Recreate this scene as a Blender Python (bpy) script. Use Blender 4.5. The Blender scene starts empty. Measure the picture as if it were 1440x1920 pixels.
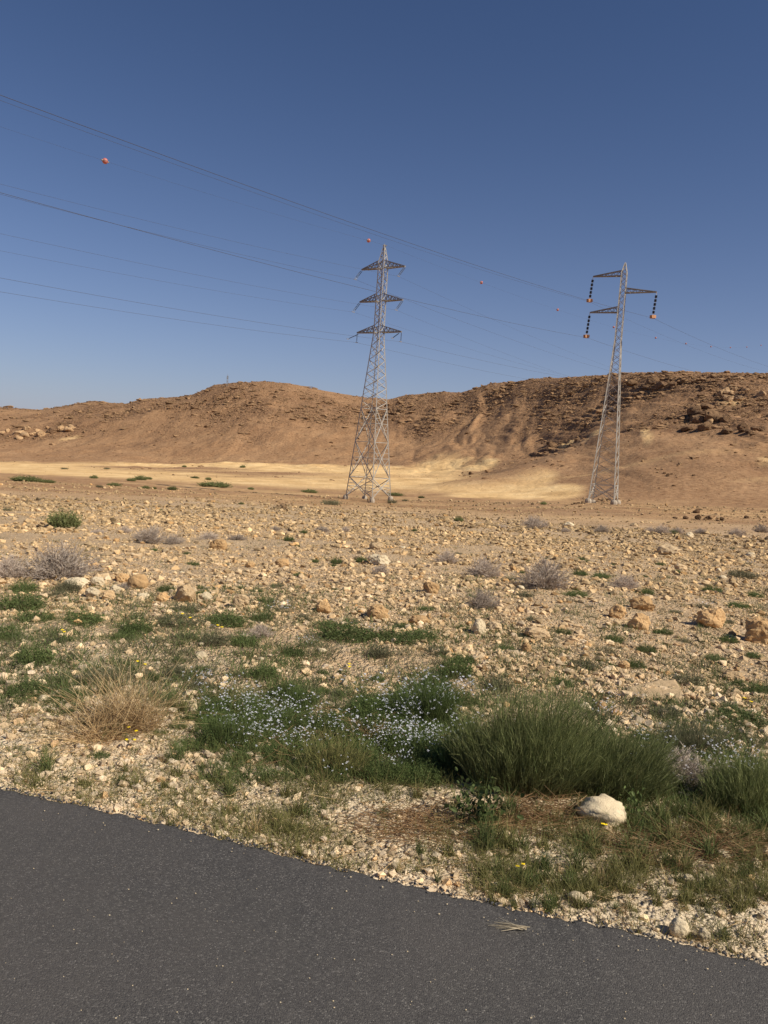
import bpy, math, random
import numpy as np
from mathutils import Vector
rng = np.random.default_rng(7)
random.seed(7)
sc = bpy.context.scene
C = sc.collection

# ------------------------------------------------------------ camera
F = 1440.0                                    # focal length in photo pixels (1440 wide)
CAM = np.array([0.0, 0.0, 1.5])
PIT, ROL = math.radians(5.5), math.radians(3.8)
_r0 = np.array([1, 0, 0.]); _fw = np.array([0, math.cos(PIT), -math.sin(PIT)]); _u0 = np.array([0, math.sin(PIT), math.cos(PIT)])
_R = math.cos(ROL)*_r0 + math.sin(ROL)*_u0
_U = -math.sin(ROL)*_r0 + math.cos(ROL)*_u0
cd = bpy.data.cameras.new('camera'); cam = bpy.data.objects.new('camera', cd); C.objects.link(cam)
cd.sensor_fit = 'HORIZONTAL'; cd.sensor_width = 36; cd.lens = 36*F/1440
cd.clip_start = 0.05; cd.clip_end = 9000
from mathutils import Matrix
m = Matrix.Identity(4)
for i in range(3):
    m[i][0] = _R[i]; m[i][1] = _U[i]; m[i][2] = -_fw[i]; m[i][3] = CAM[i]
cam.matrix_world = m
sc.camera = cam
sc.render.resolution_x, sc.render.resolution_y = 768, 1024

# ------------------------------------------------------------ light
SUN_AZ, SUN_EL = math.radians(118), math.radians(42)      # clockwise from +Y
w = bpy.data.worlds.new('World'); sc.world = w; w.use_nodes = True
wn = w.node_tree; bg = wn.nodes['Background']
sky = wn.nodes.new('ShaderNodeTexSky'); sky.sky_type = 'NISHITA'; sky.sun_disc = False
sky.sun_elevation = SUN_EL; sky.sun_rotation = SUN_AZ
sky.altitude = 2500; sky.air_density = 1.0; sky.dust_density = 0.6; sky.ozone_density = 6.0
wb = wn.nodes.new('ShaderNodeMix'); wb.data_type = 'RGBA'; wb.blend_type = 'MULTIPLY'; wb.inputs[0].default_value = 1; wb.inputs[7].default_value = (1.14, 1.17, 1.27, 1)   # camera white balance
wn.links.new(sky.outputs[0], wb.inputs[6]); 
# dusty air low in the sky: pale towards the horizon in every direction
tc = wn.nodes.new('ShaderNodeTexCoord'); sx = wn.nodes.new('ShaderNodeSeparateXYZ'); wn.links.new(tc.outputs['Generated'], sx.inputs[0])
m1 = wn.nodes.new('ShaderNodeMath'); m1.operation = 'MULTIPLY'; wn.links.new(sx.outputs[2], m1.inputs[0]); m1.inputs[1].default_value = -7.7
m2 = wn.nodes.new('ShaderNodeMath'); m2.operation = 'EXPONENT'; wn.links.new(m1.outputs[0], m2.inputs[0])
m3 = wn.nodes.new('ShaderNodeMath'); m3.operation = 'MULTIPLY'; m3.use_clamp = True; wn.links.new(m2.outputs[0], m3.inputs[0]); m3.inputs[1].default_value = .8
hz_ = wn.nodes.new('ShaderNodeMix'); hz_.data_type = 'RGBA'; wn.links.new(m3.outputs[0], hz_.inputs[0]); wn.links.new(wb.outputs[2], hz_.inputs[6]); hz_.inputs[7].default_value = (6.2, 6.4, 7.8, 1)
wn.links.new(hz_.outputs[2], bg.inputs['Color']); bg.inputs['Strength'].default_value = 0.05
sd = bpy.data.lights.new('sun', 'SUN'); sun = bpy.data.objects.new('sun', sd); C.objects.link(sun)
sd.energy = 4.9; sd.angle = math.radians(0.5); sd.color = (1.0, 0.91, 0.75)
SUN = Vector((math.sin(SUN_AZ)*math.cos(SUN_EL), math.cos(SUN_AZ)*math.cos(SUN_EL), math.sin(SUN_EL)))
sun.rotation_euler = SUN.to_track_quat('Z', 'Y').to_euler()
sc.view_settings.view_transform = 'Standard'; sc.view_settings.look = 'None'
sc.view_settings.exposure = 0.27; sc.view_settings.gamma = 1
sc.render.engine = 'CYCLES'

# ------------------------------------------------------------ helpers
def tag(o, label=None, cat=None, group=None, kind=None):
    if label: o['label'] = label
    if cat: o['category'] = cat
    if group: o['group'] = group
    if kind: o['kind'] = kind
    return o
def mesh(name, V, Fc, mat=None, smooth=False, tint=None):
    """V (n,3), Fc (m,k) array of equal-size faces or list of arrays"""
    me = bpy.data.meshes.new(name)
    if not isinstance(Fc, list): Fc = [Fc]
    Fc = [np.asarray(f, dtype=np.int64) for f in Fc if len(f)]
    V = np.asarray(V, dtype=np.float32)
    me.vertices.add(len(V)); me.vertices.foreach_set('co', V.ravel())
    loops = np.concatenate([f.ravel() for f in Fc]); tot = np.concatenate([np.full(len(f), f.shape[1]) for f in Fc])
    st = np.concatenate([[0], np.cumsum(tot)[:-1]])
    me.loops.add(len(loops)); me.loops.foreach_set('vertex_index', loops.astype(np.int32))
    me.polygons.add(len(tot)); me.polygons.foreach_set('loop_start', st.astype(np.int32))
    me.polygons.foreach_set('use_smooth', np.full(len(tot), smooth))
    me.update(calc_edges=True)
    if tint is not None:
        tint = np.asarray(tint, dtype=np.float32)
        if tint.ndim == 1: tint = np.stack([tint]*3, 1)
        a = me.color_attributes.new('tint', 'FLOAT_COLOR', 'POINT')
        a.data.foreach_set('color', np.concatenate([tint, np.ones((len(V), 1), np.float32)], 1).ravel())
    if mat: me.materials.append(mat)
    return me
def obj(name, me, parent=None, loc=None, rz=0, scale=None):
    o = bpy.data.objects.new(name, me); C.objects.link(o)
    if parent is not None: o.parent = parent
    if loc is not None: o.location = [float(c) for c in loc]
    if rz: o.rotation_euler = (0, 0, rz)
    if scale is not None: o.scale = scale if hasattr(scale, '__len__') else (scale,)*3
    return o
def empty(name, loc, rz=0): return obj(name, None, None, loc, rz)
def copy_tree(o, parent=None):
    c = o.copy(); C.objects.link(c)
    c.parent = parent
    for ch in list(o.children): copy_tree(ch, c)
    return c

def h2(ix, iy, s):
    n = (ix*374761393 + iy*668265263 + s*1274126177) & 0xffffffff
    n = ((n ^ (n >> 13))*1274126177) & 0xffffffff
    n = n ^ (n >> 16)
    return (n & 0xffff)/65535.0
def vn(x, y, s=0):
    xf = np.floor(x); yf = np.floor(y); ix = xf.astype(np.int64); iy = yf.astype(np.int64)
    u = x-xf; v = y-yf; u = u*u*u*(u*(u*6-15)+10); v = v*v*v*(v*(v*6-15)+10)
    a = h2(ix, iy, s); b = h2(ix+1, iy, s); c = h2(ix, iy+1, s); d = h2(ix+1, iy+1, s)
    return (a+(b-a)*u+(c-a)*v+(a-b-c+d)*u*v)*2-1
def fbm(x, y, o=4, s=0, g=0.5):
    t = 0; a = 1; n = 0
    for i in range(o):
        t = t+a*vn(x+17.3*i, y-9.1*i, s+i); n += a; a *= g
        x, y = 1.6*x-1.2*y, 1.2*x+1.6*y
    return t/n
def sst(a, b, x):
    t = np.clip((x-a)/(b-a), 0, 1); return t*t*(3-2*t)

def ray(px, py):
    px = np.asarray(px, float)[..., None]; py = np.asarray(py, float)[..., None]
    return _fw+_R*(px-720)/F+_U*(960-py)/F
def at(px, py, d):                               # point seen at pixel, at forward depth d
    v = ray(px, py); return CAM+v*(np.asarray(d, float)[..., None]/v[..., 1:2])
def to_px(P):
    d = np.asarray(P, float)-CAM; z = d@_fw
    return 720+F*(d@_R)/z, 960-F*(d@_U)/z

# ------------------------------------------------------------ material nodes
class NT:
    def __init__(s, name):
        s.m = bpy.data.materials.new(name); s.m.use_nodes = True; s.t = s.m.node_tree
        s.b = s.t.nodes['Principled BSDF']; s.b.inputs['Roughness'].default_value = 0.9
        s.b.inputs['Specular IOR Level'].default_value = 0.2
    def n(s, typ, ins=None, **kw):
        nd = s.t.nodes.new(typ)
        for k, v in kw.items(): setattr(nd, k, v)
        for k, v in (ins or {}).items():
            if isinstance(v, bpy.types.NodeSocket): s.t.links.new(v, nd.inputs[k])
            else: nd.inputs[k].default_value = v
        return nd
    def set(s, k, v):
        if isinstance(v, bpy.types.NodeSocket): s.t.links.new(v, s.b.inputs[k])
        else: s.b.inputs[k].default_value = v
    def ramp(s, f, st, interp='LINEAR'):
        r = s.n('ShaderNodeValToRGB', {0: f}); cr = r.color_ramp; cr.interpolation = interp
        while len(cr.elements) < len(st): cr.elements.new(0.5)
        for e, (p, c) in zip(cr.elements, st):
            e.position = p; e.color = (*c, 1) if hasattr(c, '__len__') else (c, c, c, 1)
        return r.outputs[0]
    def mix(s, f, a, b, t='MIX'):
        nd = s.n('ShaderNodeMix', data_type='RGBA', blend_type=t)
        for k, v in ((0, f), (6, a), (7, b)):
            if isinstance(v, bpy.types.NodeSocket): s.t.links.new(v, nd.inputs[k])
            else: nd.inputs[k].default_value = v if k == 0 else (*v, 1)
        return nd.outputs[2]
    def math(s, op, a, b=0.0, c=0.0, clamp=False):
        return s.n('ShaderNodeMath', {0: a, 1: b, 2: c}, operation=op, use_clamp=clamp).outputs[0]
    def noise(s, sc_, det=4, vec=None, rough=0.55, out=0):
        i = {'Scale': sc_, 'Detail': det, 'Roughness': rough}
        if vec is not None: i['Vector'] = vec
        return s.n('ShaderNodeTexNoise', i).outputs[out]
    def vor(s, sc_, vec=None, feature='F1', out=0, rnd=1.0):
        i = {'Scale': sc_, 'Randomness': rnd}
        if vec is not None: i['Vector'] = vec
        return s.n('ShaderNodeTexVoronoi', i, feature=feature).outputs[out]
    def pos(s): return s.n('ShaderNodeNewGeometry').outputs['Position']
    def oco(s): return s.n('ShaderNodeTexCoord').outputs['Object']
    def orand(s): return s.n('ShaderNodeObjectInfo').outputs['Random']
    def tint(s): return s.n('ShaderNodeVertexColor', layer_name='tint').outputs[0]
    def bump(s, h, dist, strength=1.0, nrm=None):
        i = {'Height': h, 'Distance': dist, 'Strength': strength}
        if nrm is not None: i['Normal'] = nrm
        return s.n('ShaderNodeBump', i).outputs[0]

def mat_ground():
    t = NT('ground'); P = t.pos()
    att = t.n('ShaderNodeVertexColor', layer_name='tint').outputs[0]
    sp = t.n('ShaderNodeSeparateColor', {0: att}); sand, rock, near = sp.outputs[0], sp.outputs[1], sp.outputs[2]
    # near rubble soil
    v1 = t.vor(26, P); v1c = t.vor(26, P, out=1); v2 = t.vor(70, P); v2c = t.vor(70, P, out=1)
    n1 = t.noise(0.35, 5, P); n2 = t.noise(3.0, 6, P)
    soil = t.ramp(n2, [(0.3, (.56, .39, .225)), (0.55, (.67, .485, .295)), (0.75, (.74, .57, .375))])
    g = t.n('ShaderNodeSeparateColor', {0: v1c}).outputs[0]
    peb = t.ramp(g, [(0.0, (.46, .31, .18)), (0.35, (.62, .44, .265)), (0.7, (.72, .56, .37)), (1.0, (.80, .71, .56))])
    nearc = t.mix(0.55, soil, peb)
    g2 = t.n('ShaderNodeSeparateColor', {0: v2c}).outputs[0]
    nearc = t.mix(0.35, nearc, t.ramp(g2, [(0, (.36, .26, .17)), (1, (.72, .60, .45))]))
    nearc = t.mix(t.ramp(n1, [(0.4, 0.0), (0.65, 0.35)]), nearc, (.62, .46, .30))
    nearc = t.mix(t.math('MULTIPLY', sand, 0.7), nearc, t.ramp(n2, [(.3, (.66, .55, .40)), (.7, (.86, .78, .64))]))
    # hill slope: brown with strata
    z = t.n('ShaderNodeSeparateXYZ', {0: P}).outputs[2]
    warp = t.noise(0.03, 4, P)
    zz = t.math('ADD', z, t.math('MULTIPLY', warp, 9.0))
    band = t.noise(1.0, 5, t.n('ShaderNodeCombineXYZ', {0: 0.0, 1: 0.0, 2: t.math('MULTIPLY', zz, 0.42)}).outputs[0], 0.7)
    n3 = t.noise(0.05, 7, P, 0.6); n4 = t.noise(0.9, 6, P, 0.65)
    slope = t.ramp(n3, [(0.3, (.27, .155, .082)), (0.5, (.35, .215, .118)), (0.7, (.45, .295, .17))])
    slope = t.mix(0.45, slope, t.ramp(n4, [(0.35, (.17, .095, .05)), (0.6, (.46, .31, .18))]))
    strata = t.ramp(band, [(0.32, (.17, .098, .057)), (0.46, (.29, .18, .105)), (0.52, (.22, .13, .08)), (0.62, (.40, .27, .165)), (0.7, (.27, .165, .10))])
    hill = t.mix(t.math('MULTIPLY', rock, 0.75), slope, strata)
    vh = t.vor(0.7, P, out=1); vg = t.n('ShaderNodeSeparateColor', {0: vh}).outputs[0]
    hill = t.mix(t.math('MULTIPLY', rock, 0.4), hill, t.ramp(vg, [(0, (.16, .09, .055)), (.6, (.30, .19, .11)), (1, (.46, .31, .19))]))
    sn = t.noise(0.12, 6, P)
    sandc = t.ramp(sn, [(0.3, (.52, .35, .175)), (0.5, (.70, .50, .265)), (0.7, (.80, .61, .35))])
    far = t.mix(sand, hill, sandc)
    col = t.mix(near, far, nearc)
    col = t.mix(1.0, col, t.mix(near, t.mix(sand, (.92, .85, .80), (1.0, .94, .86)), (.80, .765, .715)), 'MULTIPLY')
    t.set('Base Color', col)
    hb = t.math('ADD', t.math('MULTIPLY', v1, -0.7), t.math('MULTIPLY', v2, -0.3))
    bn = t.bump(hb, 0.042, t.math('MULTIPLY', near, 0.9))
    fb = t.math('ADD', t.noise(0.9, 8, P, 0.75), t.math('MULTIPLY', t.vor(0.8, P), -0.45))
    bf = t.bump(fb, 1.3, t.math('MULTIPLY', t.math('SUBTRACT', 1.0, near), t.math('ADD', 0.35, t.math('MULTIPLY', rock, 0.6))), bn)
    t.set('Normal', bf); t.set('Roughness', 0.95)
    return t.m

def mat_asphalt():
    t = NT('asphalt'); P = t.pos()
    n = t.noise(1.3, 6, P); v = t.vor(230, P); vc = t.n('ShaderNodeSeparateColor', {0: t.vor(230, P, out=1)}).outputs[0]
    base = t.ramp(vc, [(0, (.036, .034, .034)), (0.5, (.058, .055, .054)), (0.9, (.085, .08, .075)), (1.0, (.17, .16, .15))])
    base = t.mix(t.ramp(n, [(.35, 0.0), (.7, 0.6)]), base, (.088, .079, .073))
    sp = t.noise(240, 1, P); base = t.mix(t.ramp(sp, [(.73, 0.0), (.78, .7)]), base, (.42, .40, .36))
    t.set('Base Color', base)
    h = t.math('ADD', t.math('MULTIPLY', v, -1.0), t.math('MULTIPLY', t.noise(140, 4, P, .7), 1.1))
    t.set('Normal', t.bump(h, 0.005, 0.5)); t.set('Roughness', 0.75); t.set('Specular IOR Level', 0.35)
    return t.m

def mat_rock(name, cols, scale=1.0, rnd=True, bumpd=0.02, tinted=False):
    t = NT(name); P = t.oco()
    n = t.noise(7*scale, 8, P, 0.65); n2 = t.noise(28*scale, 5, P, 0.6)
    c = t.ramp(n, [(0.3, cols[0]), (0.5, cols[1]), (0.68, cols[2])])
    if rnd:
        r = t.orand(); c = t.mix(t.ramp(r, [(0, 0.0), (1, 0.6)]), c, cols[3])
        r2 = t.math('FRACT', t.math('MULTIPLY', r, 7.31))
        c = t.mix(1.0, c, t.ramp(r2, [(0, .78), (1, 1.12)]), 'MULTIPLY')
    if tinted: c = t.mix(1.0, c, t.tint(), 'MULTIPLY')
    c = t.mix(1.0, c, (.84, .805, .745), 'MULTIPLY')
    t.set('Base Color', c)
    h = t.math('ADD', n, t.math('MULTIPLY', n2, 0.35))
    t.set('Normal', t.bump(h, bumpd, 0.8)); t.set('Roughness', 0.92)
    return t.m
def mat_plant(name, c1, c2, c3=None, trans=0.25):
    """vertex tint r: 0 root .. 1 tip; g: per stem random"""
    t = NT(name); sp = t.n('ShaderNodeSeparateColor', {0: t.tint()})
    c = t.mix(sp.outputs[1], c1, c2)
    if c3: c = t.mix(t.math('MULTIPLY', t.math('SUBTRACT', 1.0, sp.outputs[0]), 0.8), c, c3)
    r = t.orand(); c = t.mix(1.0, c, t.ramp(r, [(0, .58), (1, .9)]), 'MULTIPLY')
    t.set('Base Color', c); t.set('Roughness', 0.65)
    if trans:
        tr = t.n('ShaderNodeBsdfTranslucent', {'Color': c}); mx = t.n('ShaderNodeMixShader', {0: trans, 1: t.b.outputs[0], 2: tr.outputs[0]})
        t.t.links.new(mx.outputs[0], t.t.nodes['Material Output'].inputs[0])
    return t.m
def mat_plain(name, c, rough=0.6, metal=0.0, spec=0.3, var=0.0, sc_=8, c2=None):
    t = NT(name)
    if c2: t.set('Base Color', t.mix(t.ramp(t.noise(sc_, 5, t.oco()), [(.35, 0.), (.65, 1.)]), c, c2))
    else: t.set('Base Color', (*c, 1))
    t.set('Roughness', rough); t.set('Metallic', metal); t.set('Specular IOR Level', spec)
    return t.m
M = {}
M['ground'] = mat_ground(); M['asphalt'] = mat_asphalt()
M['rock'] = mat_rock('limestone', bumpd=.012, cols= [(.50, .34, .19), (.63, .45, .265), (.73, .56, .36), (.70, .58, .42)])
M['orock'] = mat_rock('ochre_stone', bumpd=.012, cols= [(.48, .29, .14), (.62, .41, .215), (.72, .52, .30), (.66, .45, .25)])
M['wrock'] = mat_rock('white_stone', bumpd=.007, cols= [(.70, .58, .41), (.75, .64, .47), (.80, .71, .54), (.74, .65, .49)])
M['brock'] = mat_rock('brown_rock', [(.12, .072, .045), (.21, .13, .08), (.32, .205, .125), (.25, .16, .09)], scale=.12, bumpd=0.4)
M['lrock'] = mat_rock('pale_cliff_rock', [(.42, .27, .15), (.58, .39, .23), (.68, .49, .31), (.60, .42, .26)], scale=.12, bumpd=0.4)
M['gravel'] = mat_rock('gravel', [(.60, .45, .29), (.70, .54, .355), (.78, .63, .44), (.6, .5, .4)], rnd=False, tinted=True, bumpd=.004)
M['chiprock'] = mat_rock('hill_rubble', [(.24, .15, .085), (.32, .205, .12), (.40, .27, .165), (.3, .2, .1)], scale=.1, rnd=False, tinted=True, bumpd=.1)
M['steel'] = mat_plain('galvanised_steel', (.46, .44, .40), .6, 0, .4, c2=(.34, .315, .28), sc_=.6)
M['steel_dark'] = mat_plain('weathered_steel', (.27, .255, .235), .6, 0, .4, c2=(.19, .165, .14), sc_=.8)
M['concrete'] = mat_plain('concrete', (.42, .36, .29), .9, c2=(.32, .26, .20), sc_=1.5)
M['wire'] = mat_plain('aluminium_cable', (.10, .10, .11), .6)
M['ball'] = mat_plain('red_orange_paint', (.46, .14, .13), .5, spec=.4, c2=(.45, .14, .12), sc_=2)
M['glass'] = mat_plain('dark_porcelain', (.012, .012, .016), .3, spec=.5)
M['cap'] = mat_plain('pale_metal_cap', (.55, .53, .50), .5, .2)
M['rust'] = mat_plain('orange_fitting', (.48, .25, .13), .7, c2=(.34, .17, .09), sc_=3)
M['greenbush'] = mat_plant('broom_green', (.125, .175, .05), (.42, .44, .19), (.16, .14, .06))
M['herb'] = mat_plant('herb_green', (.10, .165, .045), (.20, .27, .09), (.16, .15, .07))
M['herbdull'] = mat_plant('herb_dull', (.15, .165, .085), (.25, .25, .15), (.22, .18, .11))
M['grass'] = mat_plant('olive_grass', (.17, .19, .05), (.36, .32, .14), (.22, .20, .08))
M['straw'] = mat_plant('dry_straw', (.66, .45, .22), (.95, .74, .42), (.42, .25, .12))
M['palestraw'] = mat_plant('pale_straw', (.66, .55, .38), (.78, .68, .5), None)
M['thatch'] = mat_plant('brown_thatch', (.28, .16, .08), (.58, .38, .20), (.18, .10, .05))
M['twig'] = mat_plant('grey_twigs', (.52, .42, .34), (.78, .67, .58), (.36, .28, .21), 0.1)
M['petal'] = mat_plain('white_petals', (.68, .69, .77), .6)
M['yellow'] = mat_plain('yellow_petals', (.85, .62, .02), .5)
M['chip'] = mat_plain('asphalt_chip', (.05, .049, .051), .8, c2=(.085, .08, .08), sc_=90)

# ------------------------------------------------------------ terrain
def line(pts):                                    # [(px, py, d)] -> theta-sorted (theta, r, z)
    P = at([p[0] for p in pts], [p[1] for p in pts], [p[2] for p in pts])
    th = np.arctan2(P[:, 0], P[:, 1]); r = np.hypot(P[:, 0], P[:, 1]); k = np.argsort(th)
    return th[k], r[k], P[k, 2]
def const(r, z): return np.array([-4., 4.]), np.array([r, r], float), np.array([z, z], float)
def L(*a): return line(a)
K = [const(0.2, -.04), const(3.2, -.04), const(8, -.22), const(19, -.80),
     L((-200,918,60),(0,927,60),(300,940,60),(560,953,60),(760,963,60),(1000,974,60),(1200,981,60),(1440,990,60),(1640,996,60)),
     L((-200,888,119),(0,899,119),(300,917,119),(560,933,119),(690,941,119),(900,946,119),(1100,943,119),(1200,945,119),(1440,956,119),(1640,962,119)),
     L((-200,872,200),(0,884,200),(300,896,200),(560,907,200),(760,914,200),(900,921,180),(1000,934,155),(1060,942,142),(1200,940,138),(1300,944,137),(1440,948,135),(1640,950,130)),
     L((-200,860,330),(0,866,330),(150,866,340),(450,869,360),(690,872,350),(760,873,330),(830,880,300),(900,878,270),(950,878,235),(1040,884,205),(1100,882,195),(1200,872,180),(1300,868,172),(1440,868,170),(1640,868,165)),
     L((-200,828,430),(0,838,430),(150,835,430),(300,822,430),(450,800,430),(560,802,430),(690,815,430),(760,830,400),(900,832,350),(980,835,315),(1060,822,290),(1120,803,255),(1200,795,240),(1300,800,222),(1440,805,210),(1640,790,200)),
     L((-200,780,500),(0,789,500),(80,784,500),(150,780,490),(300,770,485),(430,748,475),(520,757,468),(620,772,470),(690,778,480),(760,776,450),(900,768,420),(1000,760,380),(1100,752,335),(1200,745,295),(1300,742,268),(1440,742,250),(1640,735,240)),
     L((-200,760,620),(0,763,620),(75,769,600),(90,766,590),(140,758,585),(175,752,580),(240,757,570),(262,749,560),(330,745,555),(358,741,540),(400,722,520),(440,717,512),(490,715,510),(540,719,510),(600,731,515),(680,744,530),(730,749,520),(760,741,505),(830,734,490),(865,736,480),(900,724,470),(920,720,462),(1000,711,430),(1100,705,390),(1190,699,352),(1245,700,335),(1251,697,333),(1290,697,325),(1300,699,322),(1440,702,300),(1640,702,290))]
sk = K[-1]
K.append((sk[0], sk[1]+70, sk[2]-4)); K.append((sk[0], sk[1]*0+2500, sk[2]*0-40)); K.append((sk[0], sk[1]*0+5000, sk[2]*0-90))
THG = np.linspace(-3.3, 3.3, 13201)
def _sm(a, sg):
    n = max(1, int(sg/.0005*3)); x = np.arange(-n, n+1)*.0005; w_ = np.exp(-.5*(x/sg)**2); w_ /= w_.sum()
    return np.convolve(np.pad(a, n, mode='edge'), w_, 'valid')
SG = [.03]*4+[.03, .03, .03, .03, .035, .025, .0025]+[.02]*3
CR = [_sm(np.interp(THG, k[0], k[1]), .03 if i == 10 else g_) for i, (k, g_) in enumerate(zip(K, SG))]
CZ = [_sm(np.interp(THG, k[0], k[2]), g_) for k, g_ in zip(K, SG)]
# the skyline keeps its outline: its height follows its smoothed distance
_pr = np.interp(THG, K[10][0], K[10][1]); CZ[10] = 1.5+(CZ[10]-1.5)*CR[10]/_sm(_pr, .0025)
def ctrl(th):
    return np.stack([np.interp(th, THG, c) for c in CR]), np.stack([np.interp(th, THG, c) for c in CZ])
def base(th, r, Rk, Zk):
    n = len(K)
    S = (Zk[1:]-Zk[:-1])/(Rk[1:]-Rk[:-1])
    T = np.empty_like(Zk); T[0] = S[0]; T[-1] = S[-1]
    a, b = S[:-1], S[1:]
    with np.errstate(divide='ignore', invalid='ignore'): hm = np.where(a*b > 0, 2*a*b/(a+b), 0)
    T[1:-1] = hm
    i = np.clip((r[None] > Rk).sum(0)-1, 0, n-2)
    j = np.arange(len(r))
    r0, r1, z0, z1, t0, t1 = Rk[i, j], Rk[i+1, j], Zk[i, j], Zk[i+1, j], T[i, j], T[i+1, j]
    h = r1-r0; t = np.clip((r-r0)/h, 0, 1)
    return z0*(1+2*t)*(1-t)**2+t0*h*t*(1-t)**2+z1*t*t*(3-2*t)+t1*h*t*t*(t-1)
def terr(X, Y, full=False):
    sh = X.shape; X = X.ravel().astype(float); Y = Y.ravel().astype(float)
    th = np.arctan2(X, Y); r = np.hypot(X, Y)
    Rk, Zk = ctrl(th); z = base(th, r, Rk, Zk)
    foot = Rk[6]; hillm = sst(0, 1, (r-foot)/(Rk[8]-foot+1e-6))
    up = sst(0, 1, (r-Rk[8])/(Rk[9]-Rk[8])); top = sst(0, 1, (r-Rk[9])/(Rk[10]-Rk[9])); beyond = sst(0, 40, r-Rk[10])
    px = th                                            # angular position only picks which rock body a point belongs to
    right = sst(-.01, .05, th)
    # near rubble relief
    nearm = sst(26, 14, r); near0 = sst(2.9, 4.5, r)
    z = z+near0*sst(60, 15, r)*(0.05*fbm(X*.5, Y*.5, 3, 3)+0.02*fbm(X*2.3, Y*2.3, 3, 5)+0.010*fbm(X*9, Y*9, 2, 8)*nearm)
    mid = sst(12, 30, r)*(1-hillm)
    z = z+mid*(0.35*fbm(X*.05, Y*.09, 4, 11)+.12*fbm(X*.4, Y*.4, 4, 14))
    if not full:
        fr_ = r > 100
        if not fr_.any(): return z.reshape(sh)
        if not fr_.all():
            out = z.copy(); out[fr_] = terr(X[fr_], Y[fr_]); return out.reshape(sh)
    # gullies and shoulders on the slopes
    gd = fbm(X*.018+3, Y*.006, 3, 21)
    gul = 1-np.abs(fbm(X*.035+gd*1.5, Y*.012, 4, 23))*2.2
    z = z-hillm*(1-top)*1.9*gul*(0.3+.7*right)
    z = z-hillm*(1-top*.6)*.5*(.3+.7*right)*(1-np.abs(fbm(X*.11+gd*2, Y*.035, 3, 27))*3)
    z = z+hillm*(1-beyond*.6)*(1-top*.75)*(1.7*fbm(X*.03, Y*.03, 5, 31)+.8*fbm(X*.12, Y*.12, 4, 37))
    # spur running down to the wadi
    ax, ay = at(1125, 800, 252)[:2]; bx, by = at(905, 898, 196)[:2]
    L2 = (bx-ax)**2+(by-ay)**2; t = np.clip(((X-ax)*(bx-ax)+(Y-ay)*(by-ay))/L2, 0, 1)
    ds = np.hypot(X-ax-t*(bx-ax), Y-ay-t*(by-ay))
    z = z+3.8*np.exp(-(ds/13.0)**2)*(1-.45*t)*sst(0, .1, t)
    # rock mask and terraces
    rn = fbm(X*.022, Y*.022, 4, 41)
    rock = np.clip(up*(0.55+1.5*rn)+top*(.55*right+.35)+.3*right*up, 0, 1)*(1-beyond)
    def blob(x0, y0, sx, sy, a=1.0):                    # patch of outcrop, placed by where it stands
        i, = np.where(np.ones(1)); P = blobc.get((x0, y0))
        if P is None:
            P = hitbase(x0, y0); blobc[(x0, y0)] = P
        rr = math.hypot(P[0], P[1]); t0 = math.atan2(P[0], P[1])
        dth = (th-t0)*rr; dr = (r-rr)
        return a*np.exp(-(dth/(sx/F*rr))**2-(dr/sy)**2)
    if full or True:
        for q in OUTC: rock = np.clip(rock+blob(*q), 0, 1)
    hh = 2.1+.9*fbm(X*.006, Y*.006, 1, 52)*0
    tt = (z+5*fbm(X*.010, Y*.010, 3, 51)+.6*fbm(X*.09, Y*.09, 5, 55))/hh
    fl = np.floor(tt); fr = tt-fl
    st = (fl+.28*fr+.72*sst(.62, .80, fr))*hh
    z2 = z*0+st-(tt*hh-z)
    tt1 = (z+1.2*fbm(X*.03, Y*.03, 3, 61)+.2*fbm(X*.3, Y*.3, 3, 65))/1.25
    fl = np.floor(tt1); fr = tt1-fl; z3 = (fl+.3*fr+.7*sst(.55, .8, fr))*1.25-(tt1*1.25-z)
    k = rock*sst(-.15, .35, fbm(X*.035, Y*.06, 4, 71)); rock = rock*(.35+.65*sst(-.5, .3, fbm(X*.06, Y*.09, 4, 73)))
    z = z+(z2-z)*.9*k+(z3-z)*.55*rock
    z = z+rock*(.35*fbm(X*.35, Y*.35, 3, 77)+.25*fbm(X*1.1, Y*1.1, 2, 79))
    if not full: return z.reshape(sh)
    sandy = sst(5.0, 1.6, np.abs(z-1.5+0) if False else (r-foot)*0+10) if False else 0
    # pale sand: the wadi floor and the tongues of sand at the foot of the spur
    sn = fbm(X*.012, Y*.03, 4, 83); lf = 1-sst(.07, .13, th)
    wad = sst(-.30, .35, sn+.22)*sst(.0, 1., (r-Rk[5]-35)/(.45*(Rk[6]-Rk[5]+30)))*(1-sst(-.12, .10, (r-Rk[7])/(Rk[8]-Rk[7])+.12*sn))*lf
    for q in SAND: wad = np.maximum(wad, np.clip((blob(*q)+.22*fbm(X*.06, Y*.06, 4, 87)-.28)*3.5, 0, 1))
    wad = wad*(1-np.exp(-(ds/11.0)**2)*.9)
    streak = sst(.25, .6, fbm(X*.02, Y*.10, 4, 91))*mid*.5
    mid_s = (.15+.5*fbm(X*.05, Y*.16, 4, 97))*sst(14, 30, r)*(1-hillm)*sst(1.5, .8, (r-Rk[5])/(Rk[6]-Rk[5]))
    mask_sand = np.clip(np.maximum(np.maximum(wad, streak*sst(40, 90, r)), mid_s), 0, 1)
    mask_sand = np.where(r < 9, sst(5.6, 3.2, Y+.28*X+.9*fbm(X*.7, Y*.7, 3, 99)), mask_sand)
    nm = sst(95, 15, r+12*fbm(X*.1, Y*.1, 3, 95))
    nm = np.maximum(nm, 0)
    return z.reshape(sh), np.stack([mask_sand, rock*hillm, nm], 1)
blobc = {}
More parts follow.
